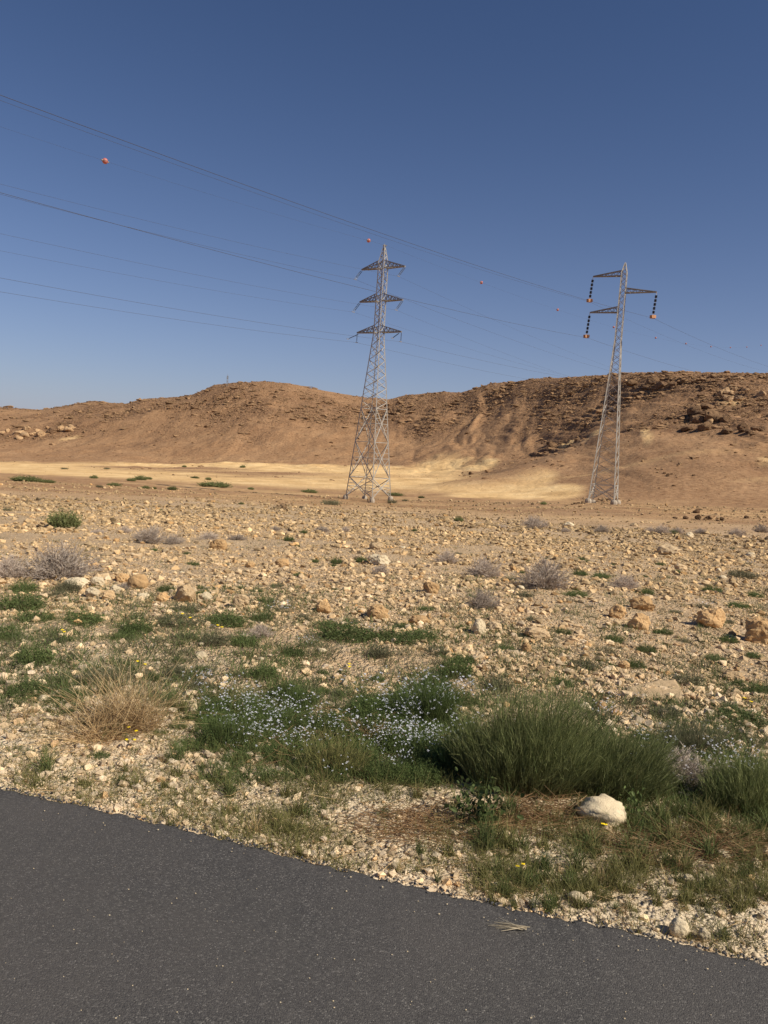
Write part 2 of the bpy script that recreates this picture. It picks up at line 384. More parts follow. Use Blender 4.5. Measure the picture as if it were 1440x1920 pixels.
def hitbase(px, py):
    v = ray(px, py); ds_ = np.concatenate([np.linspace(2, 60, 400), np.linspace(60, 640, 1500)])
    P = CAM+v[None]*(ds_/v[1])[:, None]
    th = np.arctan2(P[:, 0], P[:, 1]); r = np.hypot(P[:, 0], P[:, 1]); Rk, Zk = ctrl(th)
    b = P[:, 2] <= base(th, r, Rk, Zk); i = int(np.argmax(b)) if b.any() else len(b)-1
    return P[i]
# (px, py) tells where the patch stands; width in photo px, depth in m
OUTC = [(60,812,85,14,1.1),(560,762,150,16,1.2),(430,742,60,14,1.2),(650,768,60,14,1.0),(200,768,70,12,.8),(330,757,70,12,.8),(250,835,50,8,.4),(540,735,90,12,.6),(300,812,40,12,.5),(500,775,120,20,.9),(640,762,60,16,.9),(760,768,60,22,1.2),(1330,785,100,14,1.2),(1240,720,70,16,1.1),(1050,828,55,14,1.0),(1000,840,40,12,.8),(1370,745,60,20,1.0),(1190,795,60,14,.7),(1430,862,60,7,.8),(480,820,45,14,.6),(1340,970,90,9,.5)]
SAND = [(800,905,120,40,.8),(950,925,110,30,1.0),(1040,925,60,22,.9),(820,878,70,45,.8),(900,870,36,26,.8),(1118,808,14,10,.8),(1104,820,14,10,.8),(1090,832,14,10,.8),(1072,846,16,10,.7),(1062,822,14,8,1.0),(1210,806,12,14,.8),(1216,822,16,14,.5),(1000,905,60,22,.7),(850,912,90,30,.9),(1440,850,26,8,.5),(130,818,40,10,.5),(1370,740,30,18,.5)]

def build_terrain():
    th = np.concatenate([np.linspace(-180, -34, 90)[:-1], np.linspace(-34, 34, 860), np.linspace(34, 180, 90)[1:]])*math.pi/180
    r = np.concatenate([[.25, .8, 1.4], np.geomspace(1.8, 60, 250), np.linspace(60, 130, 75)[1:], np.linspace(130, 640, 440)[1:], [660, 700, 800, 1000, 1500, 2500, 5000]])
    TH, RR = np.meshgrid(th, r, indexing='ij')
    X = RR*np.sin(TH); Y = RR*np.cos(TH)
    z, msk = terr(X, Y, True)
    V = np.stack([X.ravel(), Y.ravel(), z.ravel()], 1)
    nt, nr = TH.shape
    I = np.arange(nt*nr).reshape(nt, nr)
    Q = np.stack([I[:-1, :-1], I[:-1, 1:], I[1:, 1:], I[1:, :-1]], -1).reshape(-1, 4)
    cr = RR[:-1, :-1].ravel(); ct = TH[:-1, :-1].ravel()
    Rk, _ = ctrl(ct); ishill = cr > (Rk[6]*.55+Rk[7]*.45)
    for nm, sel in (('ground', ~ishill), ('hills', ishill)):
        q = Q[sel]; u, inv = np.unique(q, return_inverse=True)
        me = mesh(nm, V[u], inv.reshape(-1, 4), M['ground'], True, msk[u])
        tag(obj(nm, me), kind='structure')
build_terrain()

def hit(px, py):                                  # where the ray through a photo pixel meets the ground
    px = np.atleast_1d(np.asarray(px, float)); py = np.atleast_1d(np.asarray(py, float))
    v = ray(px, py); out = np.full((len(px), 3), np.nan); todo = np.arange(len(px))
    for ds_ in (np.geomspace(1.5, 60, 110), np.linspace(60, 640, 400)):
        nxt = []
        for c in range(0, len(todo), 2000):
            idx = todo[c:c+2000]; vv = v[idx]; P = CAM+vv[:, None]*(ds_[None, :, None]/vv[:, None, 1:2])
            g_ = P[..., 2]-terr(P[..., 0], P[..., 1]); b = g_ <= 0; i = b.argmax(1); ok = b.any(1) & (i > 0)
            nxt.append(idx[~ok]); w_ = np.where(ok)[0]; lo = P[w_, i[w_]-1]; hi = P[w_, i[w_]]; glo = g_[w_, i[w_]-1]; ghi = g_[w_, i[w_]]
            for _ in range(3):
                if not len(w_): break
                t = (glo/(glo-ghi+1e-9))[:, None]; m_ = lo+(hi-lo)*t; gm = m_[:, 2]-terr(m_[:, 0], m_[:, 1]); up_ = (gm > 0)[:, None]
                lo = np.where(up_, m_, lo); glo = np.where(gm > 0, gm, glo); hi = np.where(up_, hi, m_); ghi = np.where(gm > 0, ghi, gm)
            if len(w_): out[idx[w_]] = m_
        todo = np.concatenate(nxt) if nxt else todo[:0]
        if not len(todo): break
    return out
def gz(x, y): return float(terr(np.array([x]), np.array([y]))[0])

# ------------------------------------------------------------ road
EDGE = [(-6,4.05),(-4,3.60),(-2.2,3.17),(-1.47,2.97),(-1.14,2.885),(-.86,2.81),(-.34,2.65),(-.06,2.555),(.4,2.42),(.9,2.305),(1.25,2.2),(2.2,1.93),(4,1.42),(7,.55)]
def road():
    xs = np.linspace(-6, 7, 1301); ye = np.interp(xs, [e[0] for e in EDGE], [e[1] for e in EDGE])
    k = np.ones(61)/61; yp = np.pad(ye, 30, mode='edge'); ys = np.convolve(yp, k, 'valid'); ys[:40] = ye[:40]; ys[-40:] = ye[-40:]
    jag = .010*fbm(xs*2.5, xs*0, 3, 5)+.009*vn(xs*38, xs*0, 6)+.006*vn(xs*90, xs*0, 9)
    ye = ys+jag
    prof = [(.012, -.055), (.004, -.02), (-.008, -.006), (-.03, .0), (-.10, .004), (-.4, .006), (-1.2, .01), (-3, .03), (-8, .03)]
    V = []
    for dy, z in prof: V.append(np.stack([xs, ye+dy, z+.001*vn(xs*50+dy*400, xs*0+dy*50, 3)*(dy > -.2)], 1))
    V = np.concatenate(V); n = len(xs); I = np.arange(len(V)).reshape(len(prof), n)
    Q = np.stack([I[:-1, 1:], I[:-1, :-1], I[1:, :-1], I[1:, 1:]], -1).reshape(-1, 4)
    tag(obj('road', mesh('road', V, Q, M['asphalt'], True)), kind='structure')
    return xs, ye
rx, rye = road()
def on_road(x, y): return y < np.interp(x, rx, rye)+.02

# ------------------------------------------------------------ stones
def ico(sub):
    import bmesh
    bm = bmesh.new(); bmesh.ops.create_icosphere(bm, subdivisions=sub, radius=1.0)
    V = np.array([v.co[:] for v in bm.verts]); Fc = np.array([[v.index for v in f.verts] for f in bm.faces]); bm.free()
    return V, Fc
ICO = {k: ico(k) for k in (1, 2, 3, 4)}
def rock_shape(seed, sub=3, dims=(1, .8, .6), cuts=10, rough=.12, round_=0.0, sink=.35):
    g = np.random.default_rng(seed); V, Fc = ICO[sub]; V = V.copy()
    for _ in range(cuts):
        nrm = g.normal(size=3); nrm /= np.linalg.norm(nrm); d = g.uniform(.55, .85)+.25*round_
        ex = V@nrm-d; V = V-np.clip(ex, 0, None)[:, None]*nrm*(1-.15)
    s = seed*13.7
    nn = fbm(V[:, 0]*1.7+s, V[:, 1]*1.7+V[:, 2]*2.3, 4, seed % 97)
    nd = V/np.linalg.norm(V, axis=1, keepdims=True); V = V+nd*(rough*nn)[:, None]
    if sub >= 3: V = V+nd*(rough*.35*fbm(V[:, 0]*6+s, V[:, 1]*6+V[:, 2]*7, 2, 5))[:, None]
    V = V/np.array([np.ptp(V[:, i]) for i in range(3)])*np.array(dims)   # dims = full size
    V[:, 2] += V[:, 2].max()*(1-sink)-0
    V[:, 2] -= 0
    return V, Fc
used = []
def boulder(px, py, wpx, hpx, label, mat='rock', seed=None, cuts=9, rnd=0.0, name='boulder', cat='boulder', deep=1.0, sink=.3, group=None, flat=False):
    P = hit(px, py)[0]
    if np.isnan(P[0]): return None
    d = (P-CAM)@_fw; w_ = wpx*d/F; h_ = hpx*d/F
    s = seed if seed is not None else int(px*7+py*3)
    V, Fc = rock_shape(s, 4, (1, deep*.85, h_*1.25/w_), cuts, .22, rnd)
    V[:, 2] -= V[:, 2].min()+h_/w_*.28
    o = obj(name, mesh(name, V, Fc, M[mat], rnd > .7), loc=(P[0], P[1]+w_*.35*deep, 0), rz=0, scale=w_)
    o.location.z = gz(P[0], P[1]+w_*.2)+.0
    used.append((P[0], P[1]+w_*.35*deep, w_*.6))
    return tag(o, label, cat, group)
B = [
 (1137,1553,96,46,'large pale cream rounded stone in front of the big green bush','wrock',1.0),
 (1432,1208,62,48,'blocky ochre boulder cut off by the right edge of the photo','orock',.1),
 (1340,1179,56,38,'brown rounded boulder left of the ochre block at the right edge','orock',.6),
 (1202,1181,44,32,'tan angular boulder, lower one of the pair right of centre','orock',.1),
 (1209,1145,46,26,'tan boulder just behind the lower boulder of the pair','orock',.2),
 (1160,1160,32,26,'small tan boulder at the left of the tan boulder pair','orock',.3),
 (900,1190,26,30,'pointed whitish stone standing upright in the rubble','wrock',0),
 (929,1186,26,18,'low brownish stone right of the pointed white stone','rock',.4),
 (707,1162,42,28,'sandy smooth boulder in the middle of the rubble field','orock',.6),
 (604,1150,30,22,'orange stone left of the smooth sandy boulder','orock',.4),
 (450,1140,30,26,'cream stone among green herbs right of the cracked grey boulder','rock',.2),
 (345,1130,42,36,'cracked tan boulder with a shaded left side, right end of the stone row','rock',0),
 (383,1127,26,18,'pale stone leaning against the cracked tan boulder','wrock',.3),
 (302,1128,26,17,'orange tinted stone left of the cracked tan boulder','orock',.3),
 (254,1104,42,28,'largest yellowish rounded boulder of the stone row at left','orock',.8),
 (226,1092,30,16,'reddish orange stone behind the yellowish rounded boulder','orock',.5),
 (138,1104,50,20,'long whitish stone at the left end of the stone row','wrock',.4),
 (180,1099,26,17,'white stone in the row between long whitish and yellow boulders','wrock',.4),
 (170,1120,28,18,'cream stone in front of the stone row, left of its twin','wrock',.3),
 (200,1124,24,18,'cream angular stone in front of the stone row, right of its twin','rock',.1),
 (214,1110,20,12,'small white stone wedged in the middle of the stone row','wrock',.4),
 (266,1124,24,12,'white stone below the largest yellowish boulder','wrock',.4),
 (408,1031,34,22,'orange boulder alone on the upper slope of rubble','orock',.3),
 (165,1063,34,10,'flat orange stone beside the grey dry bushes at left','orock',.4),
 (527,1064,28,17,'half buried yellowish boulder left of centre','orock',.6),
 (468,1064,20,11,'small buried yellowish stone left of the half buried boulder','orock',.6),
 (705,1030,28,13,'pale stone with dark shaded left end near the slope crest','rock',.1),
 (712,1060,46,20,'broad pale stone above the lilac twiggy bush','wrock',.4),
 (808,1113,32,22,'orange tan boulder left of the grey bushes','orock',.3),
 (786,1172,44,16,'low flat sandy stone between herbs in mid rubble','orock',.5),
 (1296,1009,16,11,'small cream stone below the grey bushes near the crest','wrock',.3),
 (1069,989,22,10,'isolated white stone just beyond the crest at right','wrock',.3),
 (1258,1042,44,20,'broad boulder on a low mound right of centre','rock',.1),
 (1410,1046,20,10,'pale stone on the crest at the far right','wrock',.2),
 (1368,1048,22,10,'yellowish stone left of the pale stone on the crest','orock',.3),
 (1280,1069,24,12,'tan stone below the broad boulder mound','rock',.2),
 (988,1222,20,18,'yellow ochre stone with dark underside behind the big green bush','orock',.4),
 (1011,1200,50,20,'cream slab like stone leaning in the rubble above the yellow stone','rock',0),
 (1240,1222,26,12,'tan stone lying above the flat buried slab','rock',.3),
 (1172,1255,22,15,'round brown stone upper left of the flat buried slab','orock',.7),
 (1377,1276,40,16,'cream flat stone right of the flat buried slab','rock',.2),
 (1100,1333,26,14,'white stone with grey shadow above the big green bush','wrock',.2),
 (1128,1330,22,16,'tan round stone beside the white stone above the big bush','orock',.6),
 (1277,1760,38,36,'round orange cream stone on the asphalt edge','wrock',1.0),
 (1322,1768,24,26,'upright cream cobble right of the round stone at the asphalt edge','wrock',1.0),
 (1084,1697,36,18,'oval grey white cobble above the asphalt edge','wrock',1.0),
 (1292,1660,24,18,'angular pale stone in the grass above the round cobble','wrock',.2),
 (1362,1613,30,14,'flat white stone in the grass near the right edge','wrock',.4),
 (1005,1705,28,12,'buried cream cobble touching the asphalt edge','wrock',.9),
 (1205,1752,16,12,'white cobble lying on the asphalt edge','wrock',.9),
 (576,1448,18,12,'cream stone in front of the white flowers left of centre','wrock',.4),
 (676,1452,26,12,'white stone under the white flowers at centre','wrock',.4),
 (377,1212,12,8,'small bright white pebble stone among left herb clumps','wrock',.8),
 (740,1632,18,14,'white angular stone near the asphalt edge at centre','wrock',.2),
 (1052,1003,0,0,'',None,0),
]
for (px, py, w_, h_, lb, mt, rd) in B:
    if w_: boulder(px, py, w_, h_, lb, mt, rnd=rd, name='boulder' if w_ > 24 else 'stone', cat='boulder' if w_ > 24 else 'stone')
# flat buried slab
def slab():
    pts = [(1178,1289),(1265,1284),(1284,1312),(1272,1318),(1225,1312),(1205,1314),(1172,1300)]
    P = hit([p[0] for p in pts], [p[1] for p in pts]); n = len(P); ctr = P.mean(0)
    g = np.random.default_rng(3); V = []
    for k in range(n):
        for s in range(6):
            V.append(P[k]*(1-s/6)+P[(k+1) % n]*s/6+np.array([g.normal(0, .005), g.normal(0, .008), 0]))
    V = np.array(V); m_ = len(V); z = ctr[2]+.018+(V[:, 1]-ctr[1])*.0
    top = np.c_[V[:, :2], z]; inn = (top-ctr)*[.9, .9, 0]+[ctr[0], ctr[1], ctr[2]+.024]; bot = np.c_[(V[:, :2]-ctr[:2])*1.03+ctr[:2], z-.12]
    A = np.concatenate([inn, top, bot])-[ctr[0], ctr[1], ctr[2]]
    i = np.arange(m_); j = (i+1) % m_
    q = np.concatenate([np.stack([i, i+m_, j+m_, j], 1)[:, ::-1], np.stack([i+m_, i+2*m_, j+2*m_, j+m_], 1)[:, ::-1]])
    A = np.concatenate([A, [[0, 0, .026]]]); tr = np.stack([i, j, np.full(m_, 3*m_)], 1)
    tag(obj('stone_slab', mesh('stone_slab', A, [q, tr], M['rock'], False), loc=ctr), 'flat pale slab set flush in the rubble behind the big green bush', 'slab')
slab()

# rocks that can be counted: the biggest scattered stones
TEMPL = {}
for mt in ('rock', 'orock', 'wrock'):
    TEMPL[mt] = []
    for k in range(7):
        g = np.random.default_rng(100+k); V, Fc = rock_shape(100+k+hash(mt) % 1*0+len(mt)*9, 3, (1, g.uniform(.7, 1), g.uniform(.5, .8)), int(g.integers(12, 20)), .16, g.uniform(0, .15))
        V[:, 2] -= V[:, 2].min()+.2
        TEMPL[mt].append(mesh('stone', V, Fc, M[mt], False))
def zone(px, py):
    lr = 'far left' if px < 240 else ('left of centre' if px < 520 else ('centre' if px < 840 else ('right of centre' if px < 1140 else 'far right')))
    if py < 1010: return 'on the crest of the rubble slope, '+lr, 'crest '+lr
    if py < 1120: return 'in the upper rubble field, '+lr, 'upper rubble '+lr
    if py < 1300: return 'in the lower rubble field, '+lr, 'lower rubble '+lr
    return 'in the gravel verge near the asphalt, '+lr, 'verge '+lr
def scatter_stones(n=215):
    g = np.random.default_rng(5); k = 0; tries = 0
    while k < n and tries < 4000:
        tries += 1
        px = g.uniform(-20, 1460); py = g.choice([g.uniform(985, 1130), g.uniform(1010, 1330), g.uniform(1330, 1700)], p=[.45, .45, .10])
        if py > 1330 and (500 < px): 
            if g.uniform() < .5: continue
        wpx = (7+6*g.pareto(2.4))*(.75+.5*(py-985)/300 if py < 1300 else 1.1)
        if wpx > 26: continue
        P = hit(px, py)[0]
        if np.isnan(P[0]) or on_road(P[0], P[1]-.05): continue
        d = (P-CAM)@_fw; s = wpx*d/F
        if any((P[0]-a)**2+(P[1]-b)**2 < (c*.6+s*.5)**2 for a, b, c in used): continue
        mt = g.choice(['rock', 'orock', 'wrock'], p=[.5, .22, .28] if py < 1300 else [.2, .05, .75])
        o = obj('stone', TEMPL[mt][int(g.integers(7))], loc=P, rz=g.uniform(0, 6.28), scale=(s, s*g.uniform(.7, 1.1), s*g.uniform(.6, 1.0)))
        col = {'rock': 'pale brown', 'orock': 'yellowish ochre', 'wrock': 'whitish'}[mt]; zl, zg = zone(px, py)
        tag(o, 'small '+col+' stone '+zl, 'stone', col+' stones, '+zg)
        used.append((P[0], P[1], s*.6)); k += 1
scatter_stones()

# gravel that nobody could count: one mesh
TRK = [tuple(p[:2]) for p in hit([300, 470, 590, 700, 800, 900, 1010, 1130], [1250, 1190, 1205, 1240, 1250, 1285, 1310, 1320])]
def gravel(name, N, th0, th1, r0, r1, k0, sub, lim, seed, alpha=1.9, near=False):
    g = np.random.default_rng(seed)
    th = g.uniform(th0, th1, N); r = np.exp(g.uniform(math.log(r0), math.log(r1), N))
    s = np.minimum(k0*r*(1+g.pareto(alpha, N)), lim*r)*np.interp(r, [9, 22], [1, .7])
    if near: s = np.maximum(s, .004)
    x = r*np.sin(th); y = r*np.cos(th)
    dens = fbm(x*.9, y*.9, 3, 7)+.5*fbm(x*.15, y*.15, 2, 9)
    bd = np.full(N, 9.)
    for (ax, ay), (bx, by) in zip(TRK[:-1], TRK[1:]):
        t_ = np.clip(((x-ax)*(bx-ax)+(y-ay)*(by-ay))/((bx-ax)**2+(by-ay)**2), 0, 1); bd = np.minimum(bd, np.hypot(x-ax-t_*(bx-ax), y-ay-t_*(by-ay)))
    ok = (~on_road(x, y-s*.8)) & (1.35*dens+g.normal(0, .42, N)-.9*np.exp(-(bd/.32)**2)*(s > .0) > -.27)
    x, y, s, r = x[ok], y[ok], s[ok], r[ok]; n = len(x); z = terr(x, y)
    Vt = []
    for k in range(16):
        gg = np.random.default_rng(seed*50+k)
        V, Fc = rock_shape(seed*31+k, sub, (1, gg.uniform(.6, 1), gg.uniform(.45, .75)), 5 if sub > 1 else 5, .25, 0); V[:, 2] -= V[:, 2].min(); V[:, 2] -= .26*np.ptp(V[:, 2])
        if sub == 1: V = V+gg.normal(0, .10, V.shape)
        Vt.append(V)
    Vt = np.array(Vt); kk = g.integers(0, 16, n); a = g.uniform(0, 6.283, n)
    T = Vt[kk]*s[:, None, None]
    c, sn = np.cos(a)[:, None], np.sin(a)[:, None]
    X = T[..., 0]*c-T[..., 1]*sn+x[:, None]; Y = T[..., 0]*sn+T[..., 1]*c+y[:, None]; Z = T[..., 2]+z[:, None]
    V = np.stack([X, Y, Z], -1).reshape(-1, 3); nv = Vt.shape[1]
    Fa = (Fc[None]+(np.arange(n)*nv)[:, None, None]).reshape(-1, 3)
    b = g.normal(.90, .20, n)-.10*np.clip((r-5)/8, 0, 1); wht = g.uniform(0, 1, n)**2.2
    white = wht*np.clip(1.25-r/14, .25, 1); vg_ = sst(5.6, 3.2, y+.28*x+.9*fbm(x*.7, y*.7, 3, 99)); white = np.clip(white+.35*vg_, 0, 1)
    fw_ = np.clip((r-5)/8, 0, 1); fd_ = np.clip((r-16)/20, 0, 1)*.22; b = b*(1-fd_); t = np.stack([b*(1+.12*white), b*(.97-.03*fw_+.24*white), b*(.92-.10*fw_+.5*white)], 1); dk = g.uniform(size=n) < .07; t[dk] *= .6
    org = g.uniform(size=n) < .06; t[org] *= [1.0, .86, .7]
    me = mesh(name, V, Fa, M['gravel'], sub > 1, np.repeat(np.clip(t, .2, 1.5), nv, 0))
    return obj(name, me)
o = gravel('gravel', 90000, -.60, .60, 2.15, 6.0, .0015, 1, .013, 1, near=True); tag(o, 'loose cream gravel covering the verge beside the asphalt', 'gravel', kind='stuff')
o = gravel('rubble', 230000, -.60, .60, 4.0, 45, .0012, 1, .0105, 2, 2.0); tag(o, 'broken pale limestone rubble covering the slope', 'rubble', kind='stuff')
o = gravel('scree', 60000, -.60, .60, 18, 135, .0009, 1, .006, 3, 2.1); tag(o, 'sparse small stones strewn over the smooth slope beyond the crest', 'scree', kind='stuff')
def hill_chips(N=200000, seed=9):
    g = np.random.default_rng(seed); th = g.uniform(-.56, .56, N); Rk, Zk = ctrl(th); u = g.uniform(0, 1, N)**.8
    r = Rk[6]+(Rk[10]+4-Rk[6])*u; x = r*np.sin(th); y = r*np.cos(th); z, mk = terr(x, y, True)
    p = .22+.9*mk[:, 1]; dz = terr(x*(1+.8/r), y*(1+.8/r))-terr(x*(1-.8/r), y*(1-.8/r)); p *= .25+1.6*sst(.5, 2.0, dz); p *= .75+.25*sst(-.05, .1, th); p *= 1-.8*sst(.93, 1.0, u); p *= sst(-.35, .35, fbm(x*.05, y*.05, 3, 101)+.35); p *= 1-mk[:, 0]*.9
    k = g.uniform(size=N) < p; x, y, z, r, rk = x[k], y[k], z[k], r[k], mk[k, 1]; n = len(x)
    s = r*.0006*(1+g.pareto(2.5, n))*(.8+.7*rk); s = np.minimum(s, r*.005)
    Vt = []
    for q in range(16):
        V, Fc = rock_shape(700+q, 1, (1, .8, .62), 5, .25, 0); V[:, 2] -= V[:, 2].min()+.15; Vt.append(V+np.random.default_rng(q).normal(0, .1, V.shape))
    Vt = np.array(Vt); T = Vt[g.integers(0, 16, n)]*s[:, None, None]; T[..., 0] *= g.uniform(.9, 2.8, n)[:, None]
    nv = Vt.shape[1]; T = T+np.stack([x, y, z], 1)[:, None]
    b = g.normal(1, .15, n); me = mesh('hillside_rubble', T.reshape(-1, 3), (Fc[None]+(np.arange(n)*nv)[:, None, None]).reshape(-1, 3), M['chiprock'], False, np.repeat(np.clip(np.stack([b]*3, 1), .5, 1.5), nv, 0))
    tag(obj('hillside_rubble', me), 'brown broken rubble strewn over the hill ledges and slopes', 'rubble', kind='stuff')
hill_chips()
#@@PART2
# ------------------------------------------------------------ plants
def rib(g, base, dirn, length, width, bend=0.3, segs=3, up=0.0, tipw=.25):
    """thin tapering ribbons; bend: droop (m per m), up: curl upward"""
    n = len(base); base = np.asarray(base, float); dirn = np.asarray(dirn, float); dirn = dirn/np.linalg.norm(dirn, axis=1, keepdims=True)
    length = np.broadcast_to(length, (n,)); width = np.broadcast_to(width, (n,))
    a = g.uniform(0, 6.283, n); rnd = np.stack([np.cos(a), np.sin(a), g.uniform(-.3, .3, n)], 1)
    side = np.cross(dirn, rnd); side /= np.linalg.norm(side, axis=1, keepdims=True)+1e-9
    bv = g.normal(0, 1, (n, 3))*bend; bv[:, 2] += up
    ts = np.linspace(0, 1, segs+1); P = []
    for t in ts:
        c = base+dirn*(length*t)[:, None]+bv*(length*t*t)[:, None]
        wv = side*(width*(1-(1-tipw)*t)*.5)[:, None]
        P.append(c-wv); P.append(c+wv)
    V = np.stack(P, 1); tip = c
    k = 2*(segs+1); o = (np.arange(n)*k)[:, None]
    q = np.concatenate([np.array([[2*s, 2*s+1, 2*s+3, 2*s+2]])+o for s in range(segs)])
    gg = g.uniform(0, 1, n)
    T = np.stack([np.repeat(ts, 2)[None]*np.ones((n, 1)), np.repeat(gg[:, None], k, 1), np.zeros((n, k))], -1)
    return V.reshape(-1, 3), q, T.reshape(-1, 3), tip
class Acc:
    def __init__(s): s.V = []; s.Q = []; s.T = []; s.k = 0
    def add(s, V, Q, T=None):
        s.V.append(V); s.Q.append(Q+s.k); s.T.append(T if T is not None else np.full((len(V), 3), .5)); s.k += len(V)
    def mesh(s, name, mat, smooth=False): return mesh(name, np.concatenate(s.V), np.concatenate(s.Q), mat, smooth, np.concatenate(s.T))
def cone_dirs(g, n, spread, lean=(0, 0)):
    a = g.uniform(0, 6.283, n); e = np.abs(g.normal(0, spread, n))
    return np.stack([np.cos(a)*np.sin(e)+lean[0], np.sin(a)*np.sin(e)+lean[1], np.cos(e)], 1), a
def disc(g, n, rx_, ry_, z=0.0, pw=.5):
    a = g.uniform(0, 6.283, n); r = g.uniform(0, 1, n)**pw
    return np.stack([np.cos(a)*r*rx_, np.sin(a)*r*ry_, np.full(n, z)], 1)
def petals(g, tips, size, n4=4):
    """little four petal flowers facing up and out"""
    A = Acc(); n = len(tips); nr = np.stack([g.normal(0, .45, n), g.normal(-.15, .45, n), np.ones(n)], 1); nr /= np.linalg.norm(nr, axis=1, keepdims=True)
    e1 = np.cross(nr, [0.3, .9, .2]); e1 /= np.linalg.norm(e1, axis=1, keepdims=True); e2 = np.cross(nr, e1)
    size = np.broadcast_to(size, (n,))
    for k in range(n4):
        a = 2*math.pi*k/n4+g.uniform(0, .3, n); d = e1*np.cos(a)[:, None]+e2*np.sin(a)[:, None]; s_ = np.cross(nr, d)
        S = size[:, None]
        V = np.stack([tips+d*S*.08, tips+d*S*.55-s_*S*.3+nr*S*.12, tips+d*S*1.0+nr*S*.1, tips+d*S*.55+s_*S*.3+nr*S*.12], 1).reshape(-1, 3)
        A.add(V, np.arange(4*n).reshape(n, 4))
    return A
G = np.random.default_rng(11)
def clump_template(name, mat, seed, nst=260, leaf=6, h=.45, lw=.035, spread=.75, sl=.5, flowers=0, fsize=.035, fmat='petal'):
    """unit-wide herb clump: thin stems with small leaves along them"""
    g = np.random.default_rng(seed); A = Acc()
    b = disc(g, nst, .34, .34); d, _ = cone_dirs(g, nst, spread*.7); d[:, :2] += b[:, :2]*1.3
    ln = h*g.uniform(.5, 1.1, nst)*(1-.5*(np.hypot(b[:, 0], b[:, 1])/.34)**2)
    V, q, T, tip = rib(g, b, d, ln, lw*.35, .15, 3); A.add(V, q, T)
    dn = d/np.linalg.norm(d, axis=1, keepdims=True)
    for k in range(leaf):
        t = g.uniform(.15, 1.0, nst); p = b+dn*(ln*t)[:, None]; ld = g.normal(0, 1, (nst, 3)); ld[:, 2] = np.abs(ld[:, 2])*.8+.2
        V, q, T, _ = rib(g, p, ld, g.uniform(.5, 1.2, nst)*lw*2.3, lw, .3, 2, tipw=.15); T[:, 0] = np.repeat(t, 6)*.9; A.add(V, q, T)
    root = empty(name, (0, 0, 0)); obj('foliage', A.mesh('foliage', M[mat]), root)
    if flowers:
        i = g.choice(nst, min(flowers, nst), replace=False); b2 = b[i]; d2 = dn[i].copy(); d2[:, 2] += .5
        V, q, T, tp = rib(g, b2, d2, h*g.uniform(.9, 1.45, len(i)), lw*.22, .08, 3); A2 = Acc(); A2.add(V, q, T)
        obj('stem', A2.mesh('stem', M[mat]), root)
        if fmat == 'yellow':
            for t_ in tp[:2]:
                a = np.arange(18)*math.pi/9; r_ = np.where(np.arange(18) % 2, .7, 1.)*fsize*.62
                V = np.concatenate([[[0, 0, .015]], np.stack([np.cos(a)*r_, np.sin(a)*r_, .012*np.cos(a*3)], 1), [[0, 0, -.02]]])+t_; V[:, 1] -= .02*(V[:, 2] > -9)
                i = np.arange(18); j = (i+1) % 18; obj('flower', mesh('flower', V, np.concatenate([np.stack([i*0, i+1, j+1], 1), np.stack([i*0+19, j+1, i+1], 1)]), M[fmat]), root)
            return root
        tips = np.concatenate([tp+g.normal(0, .016, tp.shape) for _ in range(3)])
        obj('flowers', petals(g, tips, fsize*g.uniform(.7, 1.2, len(tips))).mesh('flowers', M[fmat]), root)
    return root
def tuft_template(name, mat, seed, n=55, h=1.0, lw=.03, spread=.35, base=.16):
    g = np.random.default_rng(seed); b = disc(g, n, base, base); d, _ = cone_dirs(g, n, spread)
    V, q, T, tip = rib(g, b, d, h*g.uniform(.35, 1.0, n), lw, .18, 4, up=-.12, tipw=.1)
    A = Acc(); A.add(V, q, T); root = obj(name, A.mesh(name, M[mat])); return root
def twig_template(name, seed, n=130, mat='twig', wd=.008):
    """dry dwarf shrub: stiff forking twigs in a low dome, one unit wide"""
    g = np.random.default_rng(seed); A = Acc()
    b = disc(g, n, .12, .12); a = g.uniform(0, 6.283, n); e = np.arccos(g.uniform(.12, 1, n)); d = np.stack([np.cos(a)*np.sin(e), np.sin(a)*np.sin(e), np.cos(e)*1.1+.1], 1)
    ln = g.uniform(.22, .46, n); V, q, T, tip = rib(g, b, d, ln, wd*1.5, .12, 3, tipw=.6); T[:, 0] *= .5; A.add(V, q, T)
    cur, cd_, cl = b+d*(ln*.55)[:, None], d, ln*.5
    st = [(tip, d, ln*.45), (cur, d, ln*.55), (b+d*(ln*.8)[:, None], d, ln*.5)]
    for (p, dd, l) in st:
        for _ in range(3):
            d2 = dd+g.normal(0, .55, dd.shape); d2[:, 2] += .12; V, q, T, tp = rib(g, p, d2, l*g.uniform(.4, .9, n), wd, .12, 2, tipw=.5); T[:, 0] = .5+T[:, 0]*.3; A.add(V, q, T)
            for _ in range(2):
                d3 = d2+g.normal(0, .7, dd.shape); V, q, T, _t = rib(g, p+(tp-p)*g.uniform(.3, 1, n)[:, None], d3, l*g.uniform(.2, .5, n), wd*.7, .1, 1, tipw=.6); T[:, 0] = .9; A.add(V, q, T)
    Vv = np.concatenate(A.V); 
    root = empty(name, (0, 0, 0)); me = A.mesh('twigs', M[mat]); obj('twigs', me, root)
    return root
PROTO = {}
def proto(key, mk):
    PROTO[key] = [mk(k) for k in range(3)]
    for o in PROTO[key]: o['_p'] = 1
proto('herb', lambda k: clump_template('herb_clump', 'herb', 200+k, 300, 7, .55, lw=.022, spread=.85))
proto('dull', lambda k: clump_template('herb_clump', 'herbdull', 230+k, 260, 6, .5, lw=.02))
proto('white', lambda k: clump_template('white_wildflower', 'herb', 260+k, 150, 5, .75, lw=.020, spread=.5, flowers=16, fsize=.025))
